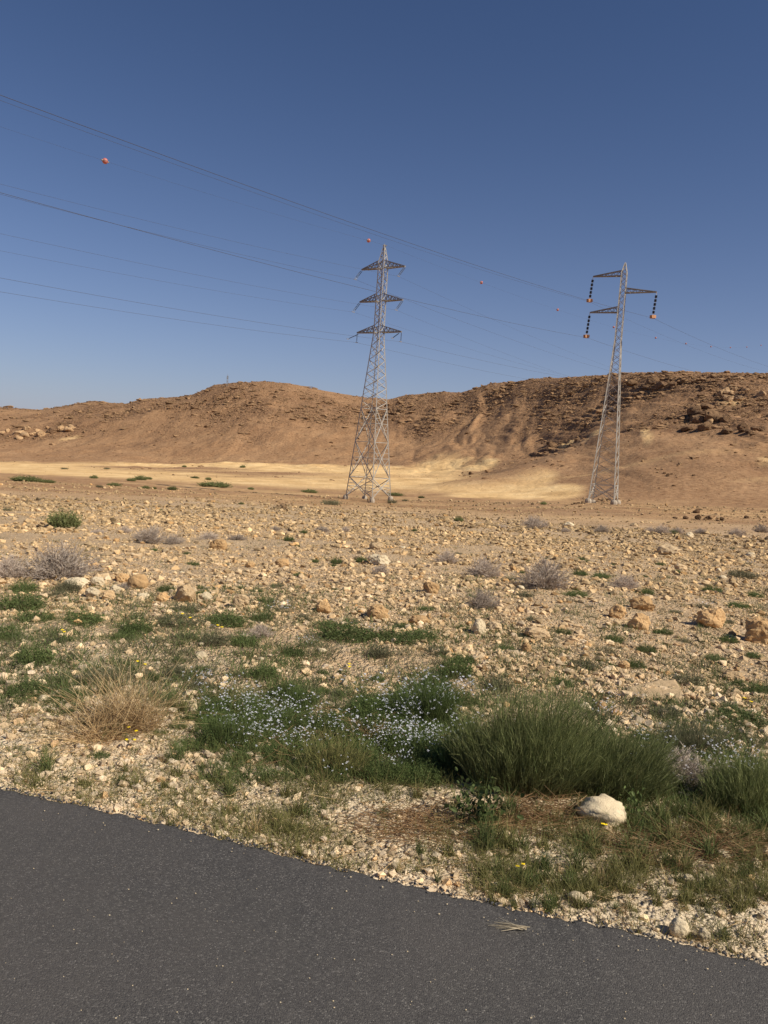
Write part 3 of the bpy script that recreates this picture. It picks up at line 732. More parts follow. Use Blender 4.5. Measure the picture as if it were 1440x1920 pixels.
proto('palew', lambda k: clump_template('white_wildflower', 'herbdull', 280+k, 150, 5, .42, lw=.02, spread=.7, flowers=28, fsize=.021))
proto('yellow', lambda k: clump_template('yellow_wildflower', 'herb', 300+k, 40, 4, .7, lw=.03, spread=.4, flowers=2, fsize=.2, fmat='yellow'))
proto('grass', lambda k: tuft_template('grass_tuft', 'grass', 320+k))
proto('ggrass', lambda k: tuft_template('grass_tuft', 'herb', 330+k, 70, lw=.022))
proto('straw', lambda k: tuft_template('dry_grass_tuft', 'straw', 340+k, 60, lw=.016, spread=.7))
proto('grey', lambda k: twig_template('dry_dwarf_shrub', 360+k))
proto('ever', lambda k: clump_template('green_shrub', 'greenbush', 380+k, 420, 6, .55, lw=.028, spread=.8))
RAWP = [o for v in PROTO.values() for o in v]
def plant(key, px, py, wpx, label, cat, group=None, hz=1.0, asp=1.0, name=None, g=G, P=None):
    if P is None: P = hit(px, py)[0]
    if np.isnan(P[0]): return None
    d = (P-CAM)@_fw; s = wpx*d/F
    o = copy_tree(PROTO[key][int(g.integers(3))]); 
    if '_p' in o: del o['_p']
    if name: o.name = name
    o.location = (float(P[0]), float(P[1]+s*.25*asp), gz(P[0], P[1]+s*.25*asp)-.004)
    o.rotation_euler = (0, 0, float(g.uniform(-.5, .5)))
    o.scale = (s, s*asp, s*hz)
    return tag(o, label, cat, group)

# --- grey dry dwarf shrubs
for (px, py, w_, hz, lb) in [
 (95,1090,170,.75,'widest grey dry dwarf shrub above the stone row at left'),
 (8,1085,90,.9,'grey dry shrub cut by the left edge beside the widest one'),
 (275,1019,72,.9,'grey leafless dwarf shrub on the crest right of the green bush'),
 (322,1021,50,.7,'low pale shrub touching the right side of a grey crest shrub'),
 (390,1011,44,.6,'flat grey shrub on the crest above the lone orange boulder'),
 (232,999,30,.8,'brown grey shrub on the crest left of the leafless dwarf shrub'),
 (443,1013,44,.5,'flattest grey shrub on the crest right of the orange boulder'),
 (515,995,24,.7,'tiny pale shrub on the crest left of the green clumps'),
 (603,998,36,.6,'low dark grey shrub on the crest left of the middle'),
 (648,997,20,1.,'small upright pale shrub on the crest near the middle'),
 (912,1084,78,.95,'grey round shrub in mid rubble, middle one of three in a row'),
 (1024,1106,112,1.05,'biggest lilac grey dome shrub in the right rubble'),
 (838,1057,54,.9,'small lilac grey shrub, leftmost of three in the rubble row'),
 (1175,1106,66,.8,'grey shrub right of the biggest lilac grey dome shrub'),
 (908,1143,76,.9,'pinkish grey shrub in front of the round shrub row'),
 (1004,991,62,.7,'wide grey shrub on the crest in front of the right pylon'),
 (1130,999,36,.8,'brownish shrub on the crest below the right pylon footings'),
 (1222,1000,26,.9,'leftmost dark grey shrub of the crest row at right'),
 (1245,1002,34,1.,'grey shrub second from left in the crest row at right'),
 (1272,1001,28,.9,'round pale shrub third in the crest row at right'),
 (1316,1001,32,.7,'pale brown shrub between crest rows at right'),
 (1385,1005,36,.8,'pale shrub near the right end of the crest'),
 (1430,999,34,1.,'dark grey shrub on the crest at the right edge'),
 (713,1077,42,.8,'small lilac twiggy shrub below the broad pale stone'),
 (226,1107,34,.8,'lilac twigs growing between the stones of the stone row'),
 (484,1198,60,.8,'dark twiggy dead shrub in front of green herbs left of centre'),
 (700,996,22,.6,'faint grey shrub on the crest at the middle'),
 (1060,998,26,.6,'faint grey shrub on the crest right of the wide one'),
 (180,1001,34,.5,'pale flat shrub on the crest beside the green bush'),
 (940,990,26,.5,'thin pale shrub on the crest left of the wide grey one'),
 (1300,1485,170,.7,'grey brown tangled dry shrub among greens near the right edge')]:
    plant('grey', px, py, w_*.92, lb, 'dry shrub', 'dry grey dwarf shrubs', hz*1.0)
# --- green shrubs and clumps seen singly
plant('ever', 112, 992, 66, 'round dark green bush standing alone on the crest at left', 'shrub', None, 1.15, 1)
for (px, py, w_, lb) in [(541,1015,24,'small bright green clump on the crest left of the pylon'),(570,1001,18,'tiny green clump behind the small bright one on the crest'),
 (778,997,13,'tiny dark green clump on the crest right of the left pylon'),(678,1055,26,'dark green clump left of the broad pale stone'),(630,1057,26,'green clump in mid rubble left of the dark one'),
 (591,1055,16,'narrow green clump in mid rubble, leftmost of three'),(1264,1003,22,'low green clump in front of the grey crest shrubs at right'),(300,918,16,'x')]:
    if lb != 'x': plant('herb', px, py, w_, lb, 'herb clump', 'green clumps on the upper rubble')
HC = [(250,1190,70,.8),(400,1212,70,.9),(455,1212,60,.7),(60,1250,80,1.),(122,1112,60,.8),(30,1145,100,.6),(548,1232,50,.8),(575,1213,40,.7),(570,1166,40,.7),(650,1203,130,.5),
 (735,1205,110,.4),(713,1235,56,1.),(790,1200,80,.4),(857,1272,80,.9),(936,1298,72,.9),(495,1275,60,.9),(532,1318,74,1.),(366,1293,62,.8),(325,1270,46,1.),(284,1277,34,.9),(708,1278,32,.7),
 (1100,1258,74,.6),(1055,1289,56,.5),(1195,1253,46,.6),(1300,1287,70,.8),(1345,1242,46,.6),(1155,1205,46,.6),(1130,1358,60,1.),(1255,1350,80,.6),(1400,1362,120,.35),(1432,1300,50,.7),
 (180,1285,90,.7),(60,1165,80,.4),(150,1170,90,.4),(330,1175,110,.45),(420,1175,90,.5),(230,1200,60,.5),(520,1150,60,.5),(100,1120,50,.6),(310,1110,40,.6),(360,1060,30,.5),(345,1150,70,.5),(480,1110,30,.5),
 (560,1080,26,.5),(520,1100,30,.5),(450,1105,26,.5),(610,1180,60,.4),(690,1190,60,.4),(820,1230,60,.6),(870,1245,50,.6),(1090,1080,34,.6),(985,1120,40,.5),(1085,1120,50,.5),(1130,1085,40,.5),(960,1090,36,.5),
 (1215,1115,34,.6),(1250,1190,36,.5),(1320,1140,40,.5),(1400,1085,70,.5),(1420,1120,40,.5),(1370,1205,40,.6),(1290,1205,30,.5),(1215,1225,44,.5),(1060,1190,40,.5),(1000,1165,36,.5),(950,1220,40,.5),
 (1340,1110,44,.5),(1110,1140,30,.5),(1180,1280,30,.5),(800,1145,36,.4),(760,1180,50,.4),(660,1170,46,.5),(40,1110,60,.6),(10,1200,60,.6),(100,1210,50,.5),(40,1310,90,.6),(120,1320,80,.5),
 (460,1330,50,.8),(420,1320,50,.7),(605,1300,36,.6),(40,1235,40,.7),(1270,1150,30,.4),(870,1180,30,.4),(885,1120,24,.5),(1370,1170,30,.5),(1420,1235,40,.5),(1390,1140,50,.4),(1145,1310,44,.5),(1360,1330,60,.4),
 (1215,1395,60,.7),(1280,1400,60,.6),(345,1200,50,.5),(490,1165,50,.5),(380,1115,36,.5),(860,1040,20,.5),(1090,1050,22,.5),(1240,1060,22,.5),(1405,1060,30,.5),(420,1060,20,.6),(350,1040,16,.6),(500,1130,36,.5)]
for i, (px, py, w_, hz) in enumerate(HC):
    k = 'herb' if (i*7) % 10 < 6 else ('dull' if (i*7) % 10 < 9 else 'palew')
    zl, zg = zone(px, py); kd = {'herb': 'leafy dark green herb clump', 'dull': 'dull grey green herb clump', 'palew': 'low white flowering clump'}[k]
    tall = 'tall ' if hz >= .8 else ('' if hz > .5 else 'flat ')
    plant(k, px, py, w_, tall+kd+' '+zl, 'herb clump', tall+kd+'s, '+zg, hz*1.15, .9)
# small scattered clumps
g = np.random.default_rng(21); k = 0
while k < 160:
    px = g.uniform(-10, 1450); py = 1010+g.uniform()**.8*420
    dn = fbm(np.array([px/110.]), np.array([py/60.]), 3, 33)[0]
    if dn < -.05+ (.2 if 450 < px < 1300 and 1215 < py < 1340 else 0) or (450 < px < 560 and 1190 < py < 1340): continue
    w_ = g.uniform(10, 30)*(.35+.9*(py-990)/330); key = g.choice(['herb', 'dull', 'palew'], p=[.45, .35, .2])
    zl, zg = zone(px, py); kd = {'herb': 'green herb clump', 'dull': 'grey green herb clump', 'palew': 'white flowering clump'}[key]
    plant(key, px, py, w_, 'small '+kd+' '+zl, 'herb clump', 'small '+kd+'s, '+zg, g.uniform(.4, .95), .9, g=g); k += 1
# --- flower meadow in front of the rubble
g = np.random.default_rng(22); k = 0
ME = [(445,1350,80,35,.9),(500,1400,120,40,.75),(600,1385,120,45,.8),(760,1420,100,45,1.),(700,1400,120,50,.8),(820,1380,90,50,.8),(500,1345,120,25,.7),(650,1335,130,25,.6),(790,1345,90,30,1.),(1270,1440,90,40,.6),(400,1370,50,30,.9),(1385,1480,60,50,1.)]
for i in range(190):
    c = ME[int(g.choice(len(ME), p=np.array([8,12,12,14,12,12,8,8,9,10,5,10])/120.))]
    px = c[0]+g.normal(0, c[2]*.58); py = min(c[1]+g.normal(0, c[3]*.6), 1490)
    wh = g.uniform() < (.60 if px < 1000 else .5)
    w_ = g.uniform(45, 85); hz = g.uniform(.8, 1.15)*c[4]
    cx_ = 'left end' if px < 460 else ('left half' if px < 580 else ('centre' if px < 690 else ('right half' if px < 790 else 'right end'))); cy_ = 'back' if py < 1375 else 'front'
    side = ('at the '+cy_+' '+cx_+' of the flower meadow') if px < 1000 else (('behind' if py < 1450 else 'in')+' the greens right of the big bush')
    if wh: plant('white', px, py, w_*.85, 'white flowering wildflower '+side, 'wildflower', 'white wildflowers '+side, hz, g=g)
    else: plant('herb', px, py, w_, 'flowerless green herb '+side, 'herb clump', 'green herbs '+side, hz*1.1, g=g)
for (px, py, lb) in [(234,1395,'orange yellow flower in front of the tangled dry straw bush'),(247,1415,'yellow flower lowest beneath the dry straw bush'),(336,1182,'yellow flower pair among the left herbs'),
 (642,1268,'bright yellow flower above the middle meadow'),(101,1205,'pale yellow flower alone in the left gravel'),(1132,1578,'yellow flower in front of the large pale stone'),(988,1650,'yellow flower in the gravel below the pale stone'),
 (252,1272,'small yellow flower left of the green tufts'),(395,1195,'yellow flower beside the left herb clumps'),(1396,1340,'tiny yellow flower above the flat green herb at right')]:
    plant('yellow', px, py, 34, lb, 'wildflower', None, 1.0)

# --- the big green bush and its neighbours
def broom(px, py, wpx, hpx, n, label, name='broom_bush', lean=.15, mat='greenbush', seed=1, deep=.55, dead=True):
    g = np.random.default_rng(seed); P = hit(px, py)[0]; d = (P-CAM)@_fw; w_ = wpx*d/F; h_ = hpx*d/F
    dy = w_*deep*.5; loc = (P[0], P[1]+dy*.8, gz(P[0], P[1]+dy*.8)-.01)
    root = empty(name, loc); A = Acc()
    b = disc(g, n, w_*.36, dy*.75, pw=.6); rr = np.hypot(b[:, 0]/(w_*.36), b[:, 1]/(dy*.75))
    dr = np.stack([b[:, 0]/w_*1.5+lean+g.normal(0, .16, n), b[:, 1]/w_*1.5+g.normal(0, .16, n), np.ones(n)], 1)
    cl = vn(b[:, 0]*14, b[:, 1]*14, 4)
    ln = h_*(1.0-.35*rr**2)*g.uniform(.4, 1.08, n)*(1+.3*cl)
    V, q, T, tip = rib(g, b, dr, np.where(g.uniform(size=n) < .06, ln*1.3, ln), .0026, .10, 5, tipw=.3); A.add(V, q, T)
    dn = dr/np.linalg.norm(dr, axis=1, keepdims=True)
    for k in range(7):
        t = g.uniform(.25, .95, n); p = b+dn*(ln*t)[:, None]; d2 = dn+g.normal(0, .28, dn.shape); l2 = ln*g.uniform(.10, .30, n)
        V, q, T, _ = rib(g, p, d2, l2, .0019, .12, 2, tipw=.2); T[:, 0] = np.clip(np.repeat(t, 6)+.1, 0, 1); A.add(V, q, T)
    obj('green_stems', A.mesh('green_stems', M[mat]), root)
    if dead:
        A = Acc(); m_ = n//5; b = disc(g, m_, w_*.42, dy*.9); dd = np.stack([g.normal(0, .8, m_), g.normal(-.3, .8, m_), g.uniform(0, .5, m_)], 1)
        V, q, T, _ = rib(g, b, dd, g.uniform(.04, .14, m_), .003, .2, 2); A.add(V, q, T); obj('dead_stems', A.mesh('dead_stems', M['thatch']), root)
    return tag(root, label, 'bush')
broom(1000,1500,320,166,3800,'large dark green broom like bush of upright stems behind the pale stone',seed=1,lean=.08)
broom(1160,1508,260,112,2400,'lower right spreading green bush joined to the large upright one',seed=2,lean=.35,name='broom_bush')
broom(1420,1535,190,100,1500,'dark green bushy plant cut by the right edge',seed=3,lean=.0,name='green_bush')
broom(800,1365,130,80,700,'leafy green mound behind the white flowers left of the big bush',seed=4,lean=0,mat='herb',name='green_bush',dead=False)
broom(420,1405,110,62,220,'green upright plant at the left end of the flower meadow',seed=5,lean=0,mat='herb',name='green_bush',dead=False)
broom(620,1460,150,70,380,'olive grassy clump in front of the middle meadow',seed=6,lean=.1,mat='grass',name='grass_clump',dead=True)
broom(855,1455,80,80,420,'green leafy mass between the white flowers and the big bush',seed=9,lean=-.05,mat='herb',name='green_bush',dead=False)
broom(560,1335,50,50,200,'narrow green clump rising above the meadow left of centre',seed=7,lean=0,mat='herb',name='green_bush',dead=False)
broom(1310,1420,170,60,500,'dull green spreading herb patch above the tangled dry shrub',seed=8,lean=0,mat='herbdull',name='green_bush',dead=False)
# broad leaved plant in front of the big bush
def leafy(px, py, wpx, label, n=26, seed=1):
    g = np.random.default_rng(seed); P = hit(px, py)[0]; d = (P-CAM)@_fw; w_ = wpx*d/F
    root = empty('broadleaf_plant', (P[0], P[1], P[2])); A = Acc(); b = disc(g, n, w_*.3, w_*.15); dr, _ = cone_dirs(g, n, .7); ln = w_*g.uniform(.4, .8, n)
    V, q, T, tip = rib(g, b, dr, ln, .003, .1, 3); A.add(V, q, T); obj('stem', A.mesh('stem', M['herb']), root)
    A = Acc(); dn = g.normal(0, .6, (n*3, 3)); dn[:, 2] = np.abs(dn[:, 2])+.1
    bb = np.concatenate([b+(tip-b)*t for t in (.45, .75, 1.)])
    a = g.uniform(0, 6.28, n*3); L_ = w_*.13*g.uniform(.5, 1.2, n*3); dn /= np.linalg.norm(dn, axis=1, keepdims=True)
    sd_ = np.cross(dn, np.stack([np.cos(a), np.sin(a), a*0+.4], 1)); sd_ /= np.linalg.norm(sd_, axis=1, keepdims=True); nn = np.cross(sd_, dn)
    pts = [(0, 0, 0), (.35, .28, .05), (.75, .25, .02), (1.0, 0, -.1), (.75, -.25, .02), (.35, -.28, .05), (.5, 0, -.03)]
    V = np.stack([bb+dn*(L_*u)[:, None]+sd_*(L_*v_)[:, None]+nn*(L_*z_)[:, None] for u, v_, z_ in pts], 1).reshape(-1, 3)
    o_ = (np.arange(len(bb))*7)[:, None]; q = np.concatenate([np.array([[0, 1, 2, 6]])+o_, np.array([[6, 2, 3, 4]])+o_, np.array([[0, 6, 4, 5]])+o_])
    T = np.full((len(V), 3), .7); T[:, 1] = np.repeat(g.uniform(size=len(bb)), 7); A.add(V, q, T); obj('leaves', A.mesh('leaves', M['herb']), root)
    return tag(root, label, 'plant')
leafy(895,1545,110,'broad leaved green plant in front of the left foot of the big bush',60,1)
leafy(1195,1525,70,'broad leaved plant right of the large pale stone',16,2)
leafy(578,1535,34,'small round leaved rosette alone in the gravel verge',16,3)
leafy(565,1222,34,'low leafy plant in the gravel left of centre',14,4)

# --- dry straw
def straw_bush(px, py, wpx, hpx, n, label, seed, mat='straw', flat=.5, name='straw_bush'):
    g = np.random.default_rng(seed); P = hit(px, py)[0]; d = (P-CAM)@_fw; w_ = wpx*d/F; h_ = hpx*d/F
    b = disc(g, n, w_*.2, w_*.12, pw=.8); a = g.uniform(0, 6.283, n); e = g.uniform(flat*.3, 1.0+flat*.5, n)
    dr = np.stack([np.cos(a)*np.sin(e), np.sin(a)*np.sin(e)*.6, np.cos(e)+.1], 1)
    A = Acc(); V, q, T, _ = rib(g, b, dr, g.uniform(.25, 1.0, n)*w_*.5*np.where(e < .6, h_/w_*1.7, 1), .003, .28, 5, up=-.2, tipw=.4); V[:, 2] = np.maximum(V[:, 2], .003+.01*np.abs(V[:, 0]-V[:, 0].round(1))); A.add(V, q, T)
    o = obj(name, A.mesh(name, M[mat]), loc=(P[0], P[1]+w_*.1, P[2])); return tag(o, label, 'dry grass')
straw_bush(225,1378,330,135,750,'tangled golden dry straw bush with arching stems in the left verge',1)
straw_bush(170,1400,280,60,260,'flattened pale straw spreading left under the golden straw bush',2,flat=1.4)
straw_bush(700,1395,110,60,260,'rusty brown dry grass patch surrounded by white flowers',3,'thatch',.9)
def mat_(px, py, rxp, ryp, n, label, seed, mat='thatch'):
    g = np.random.default_rng(seed); a = g.uniform(0, 6.283, n); r = g.uniform(0, 1, n)**.7*(1+.35*vn(a*1.6, a*0, seed))
    H = hit(px+np.cos(a)*r*rxp, py+np.sin(a)*r*ryp); ok = ~np.isnan(H[:, 0]); H = H[ok]; m_ = len(H); c = H.mean(0)
    b = H-c; b[:, 2] += g.uniform(.002, .03, m_); aa = g.normal(0, .6, m_)+g.choice([0, 3.14], m_)
    dr = np.stack([np.cos(aa), np.sin(aa)*.7, g.normal(.12, .15, m_)], 1)
    A = Acc(); V, q, T, _ = rib(g, b, dr, g.uniform(.04, .16, m_), .0026, .15, 3, tipw=.5); A.add(V, q, T)
    return tag(obj('dry_grass_mat', A.mesh('dry_grass_mat', M[mat]), loc=c), label, 'dry grass')
mat_(790,1548,120,42,560,'flattened rusty dry grass mat left of the broad leaved plant',1)
mat_(1000,1535,120,30,600,'dark brown dead grass mat under the big green bush',2)
mat_(1310,1590,170,40,900,'reddish dry grass mat in the verge below the right edge bush',3)
mat_(640,1395,200,60,500,'brown litter of dead stems under the flower meadow',4)

# --- roadside grass tufts
g = np.random.default_rng(31); k = 0
while k < 290:
    u = g.uniform()
    if u < .42: px = g.uniform(-10, 620); py = 1300+g.uniform()*290
    elif u < .85: px = g.uniform(900, 1450); py = g.uniform(1530, 1720)
    else: px = g.uniform(500, 1440); py = g.uniform(1480, 1790)
    P = hit(px, py)[0]
    if np.isnan(P[0]) or on_road(P[0], P[1]-.01): continue
    if px < 620 and fbm(np.array([px/70.]), np.array([py/40.]), 2, 44)[0] < -.25: continue
    thick = px > 900 and py < 1640
    key = g.choice(['grass', 'ggrass', 'straw'], p=[.6, .3, .1] if not thick else [.45, .5, .05])
    s = g.uniform(22, 52)*(1.15 if thick else .9); wd = {'grass': 'olive green', 'ggrass': 'fresh green', 'straw': 'straw coloured dry'}[key]
    yr = np.interp(px, [0, 260, 500, 900, 1200, 1440], [1475, 1528, 1589, 1687, 1740, 1802])
    row = 'along the asphalt edge' if yr-py < 45 else ('in the middle of the verge' if yr-py < 120 else 'at the back of the verge')
    side = row+', below '+('the pale straw' if px < 150 else ('the straw bush' if px < 330 else ('the left meadow end' if px < 500 else ('the flower meadow' if px < 850 else ('the broad leaved plant' if px < 1000 else ('the big bush' if px < 1130 else ('the tangled dry shrub' if px < 1320 else 'the right edge bush')))))))
    plant(key, px, py, s*1.5, wd+' grass tuft '+side, 'grass tuft', wd+' grass tufts '+side, g.uniform(.5, .95), g=g, P=P); k += 1
def cover(name, key_mat, N, boxes, label, h0, h1, w_, seed, cat, per=3, rad=.012, thr=-.02):
    g = np.random.default_rng(seed); px = []; py = []
    for (x0, x1, y0, y1, f) in boxes:
        n = int(N*f); px.append(g.uniform(x0, x1, n)); py.append(g.uniform(y0, y1, n))
    px = np.concatenate(px); py = np.concatenate(py); dn = fbm(px/60, py/34, 3, seed)+.3*g.normal(size=len(px)); k_ = dn > thr
    H = hit(px[k_], py[k_]); H = H[~np.isnan(H[:, 0])]; H = H[~on_road(H[:, 0], H[:, 1]-.012)]; n = len(H)
    sz = np.repeat(g.uniform(.5, 1.5, n), per); off = g.normal(0, 1, (per*n, 2))*(rad*sz)[:, None]; H = np.repeat(H, per, 0)+np.c_[off, np.zeros(per*n)]; n = len(H); d, _ = cone_dirs(g, n, .5); d[:, :2] += off/rad*.4
    A = Acc(); V, q, T, _ = rib(g, H, d, g.uniform(h0, h1, n)*sz, w_, .25, 3, tipw=.15); A.add(V, q, T)
    tag(obj(name, A.mesh(name, M[key_mat])), label, cat, kind='stuff')
cover('grass', 'grass', 17000, [(-20,640,1290,1580,.36),(880,1460,1500,1680,.38),(380,900,1420,1640,.22),(900,1460,1680,1800,.05)], 'thin olive grass growing through the verge gravel', .02, .07, .0022, 51, 'grass', 4)
cover('ground_cover', 'herb', 5200, [(380,900,1310,1470,.42),(1100,1460,1360,1560,.30),(0,600,1120,1330,.16),(560,1440,1180,1330,.12)], 'fresh green low growth between the roadside plants', .02, .07, .003, 52, 'ground cover', 16, .03)
cover('sprigs', 'herbdull', 4200, [(0,560,1100,1340,.42),(560,1440,1080,1330,.40),(0,1440,1010,1100,.08),(1100,1440,1330,1450,.10)], 'tiny dull green sprigs among the rubble', .02, .05, .005, 53, 'ground cover', 18, .035, .06)
cover('low_herbs', 'herb', 3600, [(0,560,1100,1340,.42),(560,1440,1080,1330,.40),(0,1440,1010,1100,.06),(1100,1440,1330,1450,.12)], 'low leafy greens sprouting between the rubble stones', .02, .06, .006, 55, 'ground cover', 20, .04, .1)
def sticks(name, N, boxes, seed, label):
    g = np.random.default_rng(seed); P = []
    for (x0, x1, y0, y1, f) in boxes: P.append(hit(g.uniform(x0, x1, int(N*f)), g.uniform(y0, y1, int(N*f))))
    H = np.concatenate(P); H = H[~np.isnan(H[:, 0])]; H = H[~on_road(H[:, 0], H[:, 1]-.03)]; n = len(H); a = g.uniform(0, 6.28, n)
    H[:, 2] += .008; A = Acc(); V, q, T, _ = rib(g, H, np.stack([np.cos(a), np.sin(a), g.normal(.06, .1, n)], 1), g.uniform(.02, .13, n)*(H[:, 1]/3.)**.5, .002, .12, 2, tipw=.7); A.add(V, q, T)
    tag(obj(name, A.mesh(name, M['straw'])), label, 'plant litter', kind='stuff')
sticks('plant_litter', 1500, [(0,900,1320,1640,.6),(800,1440,1560,1780,.4)], 54, 'fine dead straw bits strewn over the verge gravel')

# --- shrubs out in the wadi
for i, (px, py, w_, hz, lb) in enumerate([
 (45,903,62,.25,'long low green shrub strip in the wadi at far left'),(85,905,40,.2,'thin green shrub right of the long strip in the wadi'),(175,897,16,.5,'small dark shrub in the wadi above the strip'),
 (212,911,26,.3,'flat green shrub in the wadi left of the green group'),(245,902,20,.4,'left shrub of the green wadi group'),(262,900,28,.4,'largest shrub of the green wadi group'),(278,899,16,.4,'right shrub of the green wadi group'),
 (322,919,20,.5,'dark single shrub below the green wadi group'),(272,916,18,.4,'low shrub just below the green wadi group'),(185,914,20,.4,'brownish green shrub in the wadi left foreground'),(288,917,12,.5,'tiny shrub beside the dark single shrub'),
 (365,897,18,.3,'thin green shrub in the wadi above the long green patch'),(400,913,66,.22,'long green shrub patch in the middle wadi'),(390,900,14,.5,'small shrub above the long green patch'),(345,876,10,.5,'tiny far shrub in the wadi, upper left'),
 (455,877,12,.5,'tiny far shrub in the wadi near the middle'),(580,924,34,.25,'low green shrub left of the left pylon footings'),(620,947,46,.4,'grey green shrub beside the left pylon footing'),(741,930,36,.22,'green strip just right of the left pylon'),
 (760,940,16,.4,'brown shrub right of the left pylon'),(790,934,14,.4,'small shrub farther right of the left pylon'),(12,958,22,.5,'brown dry shrub near the left edge in the open slope'),(300,958,12,.4,'tiny shrub on the open slope at left'),
 (452,946,12,.5,'tiny shrub on the open slope left of the pylon'),(735,944,22,.6,'twiggy shrub at the right footing of the left pylon'),(860,978,20,.6,'small green shrub on the slope right of the middle'),(1020,946,14,.5,'dark shrub left of the right pylon stone heap'),
 (200,880,14,.4,'far brown shrub in the wadi, left'),(120,880,18,.3,'far brown shrub strip in the wadi, far left'),(470,918,14,.4,'small shrub right of the long green patch')]):
    br = 'brown' in lb or 'dry' in lb or 'grey' in lb or 'twiggy' in lb
    plant('dull' if br else 'ever', px, py, w_, lb, 'shrub', 'shrubs in the dry valley', hz*1.6, .7 if hz > .3 else .5)
for o in RAWP:
    for c in list(o.children): bpy.data.objects.remove(c)
    bpy.data.objects.remove(o)

# ------------------------------------------------------------ rocks on the slopes and round the pylons
HB = []
for mt in ('brock', 'lrock'):
    for k in range(5):
        gg = np.random.default_rng(500+k); V, Fc = rock_shape(500+k, 3, (1, .9, gg.uniform(.6, .9)), 18, .2, 0); V[:, 2] -= V[:, 2].min()+.25; V *= 8
        HB.append(mesh('rock_outcrop', V, Fc, M[mt], False))
def hill_rocks(px, py, sx, sy, n, s0, s1, seed, lb, grp, pale=.2, name='rock_outcrop'):
    g = np.random.default_rng(seed)
    X = px+g.normal(0, sx*.5, n); Yp = py+g.normal(0, sy*.5, n); H = hit(X, Yp)
    for P in H:
        if np.isnan(P[0]): continue
        d = (P-CAM)@_fw; s = (s0+(s1-s0)*g.uniform()**2.5)*d/F/8
        o = obj(name, HB[int(g.integers(5))+(5 if g.uniform() < pale else 0)], loc=P, rz=g.uniform(0, 6.28), scale=(s, s*g.uniform(.7, 1.1), s*g.uniform(.6, 1.1)))
        tag(o, lb, 'rock', grp)
hill_rocks(1310,788,80,16,24,13,40,1,'large dark brown outcrop boulder in the row across the right slope','outcrop boulders across the right slope',.1)
hill_rocks(1400,808,30,8,7,14,32,2,'dark outcrop boulder near the right edge above the scree','outcrop boulders at the right edge',.1)
hill_rocks(1375,742,50,22,20,10,34,3,'pale orange cliff block high on the right slope','pale cliff blocks on the right slope',.95)
hill_rocks(1250,722,80,12,22,10,28,4,'dark ledge block below the right skyline','dark ledge blocks below the right skyline',.1)
hill_rocks(1050,838,50,10,10,6,22,5,'brown block on the spur left of the right pylon','blocks on the spur',.3)
hill_rocks(1010,870,50,14,8,4,11,6,'small block fallen below the spur','fallen blocks below the spur',.4)
hill_rocks(1260,890,60,40,22,3,9,7,'small scree block on the right slope below the outcrop row','scree blocks on the right slope',.6)
hill_rocks(885,890,20,6,6,4,12,8,'little dark block at the tip of the spur','blocks at the spur tip',.3)
hill_rocks(60,812,55,9,14,10,30,9,'pale cliff block in the low cliff at far left','pale cliff blocks at far left',.8)
hill_rocks(130,805,40,8,6,8,20,10,'pale block right of the low cliff at far left','pale blocks beside the far left cliff',.9)
hill_rocks(1140,939,60,5,34,4,11,11,'stone in the heap around the right pylon footings','stones heaped round the right pylon footings',.75,'stone')
hill_rocks(1085,944,20,3,10,4,9,12,'dark stone in the heap left of the right pylon footings','dark stones left of the right pylon',.1,'stone')
hill_rocks(528,950,22,8,16,5,13,13,'stone in the small pale heap left of the left pylon','stones in the small pale heap',.9,'stone')
hill_rocks(1340,970,70,9,26,4,15,14,'reddish brown rock in the low outcrop near the right edge','rocks of the low outcrop at right',.15,'stone')
hill_rocks(745,772,20,5,6,8,18,15,'shadowed block in the notch behind the left pylon','blocks in the notch behind the left pylon',.0)

# ------------------------------------------------------------ pylons
def bars(segs_):
    """square steel members: (p, q, thickness)"""
    V = []; Q = []
    for i, (p, q, t) in enumerate(segs_):
        p = np.array(p, float); q = np.array(q, float); d = q-p; d /= np.linalg.norm(d)+1e-9
        a = np.cross(d, [0, 0, 1.]) if abs(d[2]) < .95 else np.cross(d, [0, 1., 0]); a /= np.linalg.norm(a); b = np.cross(d, a)
        for c in (p, q):
            for sx, sy in ((-1, -1), (1, -1), (1, 1), (-1, 1)): V.append(c+a*sx*t/2+b*sy*t/2)
        k = 8*i
        Q += [[k, k+1, k+5, k+4], [k+1, k+2, k+6, k+5], [k+2, k+3, k+7, k+6], [k+3, k, k+4, k+7], [k+3, k+2, k+1, k], [k+4, k+5, k+6, k+7]]
    return np.array(V), np.array(Q)
def lathe(prof, n=10):
    a = np.linspace(0, 2*math.pi, n, endpoint=False); V = np.concatenate([np.stack([r*np.cos(a), r*np.sin(a), np.full(n, z)], 1) for r, z in prof]); Q = []
    for k in range(len(prof)-1):
        for i in range(n): j = (i+1) % n; Q.append([k*n+i, k*n+j, (k+1)*n+j, (k+1)*n+i])
    Vt = len(V); V = np.concatenate([V, [[0, 0, prof[0][1]], [0, 0, prof[-1][1]]]])
    T = [[i, Vt, (i+1) % n] for i in range(n)]+[[(len(prof)-1)*n+i, (len(prof)-1)*n+(i+1) % n, Vt+1] for i in range(n)]
    return V, [np.array(Q), np.array(T)]
def orient(V, p, q):
    z = np.array(q, float)-p; L_ = np.linalg.norm(z); z /= L_; x = np.cross(z, [.3, .8, .5]); x /= np.linalg.norm(x); y = np.cross(z, x)
    return np.asarray(p)+V[:, :1]*x+V[:, 1:2]*y+V[:, 2:3]*z*1.0
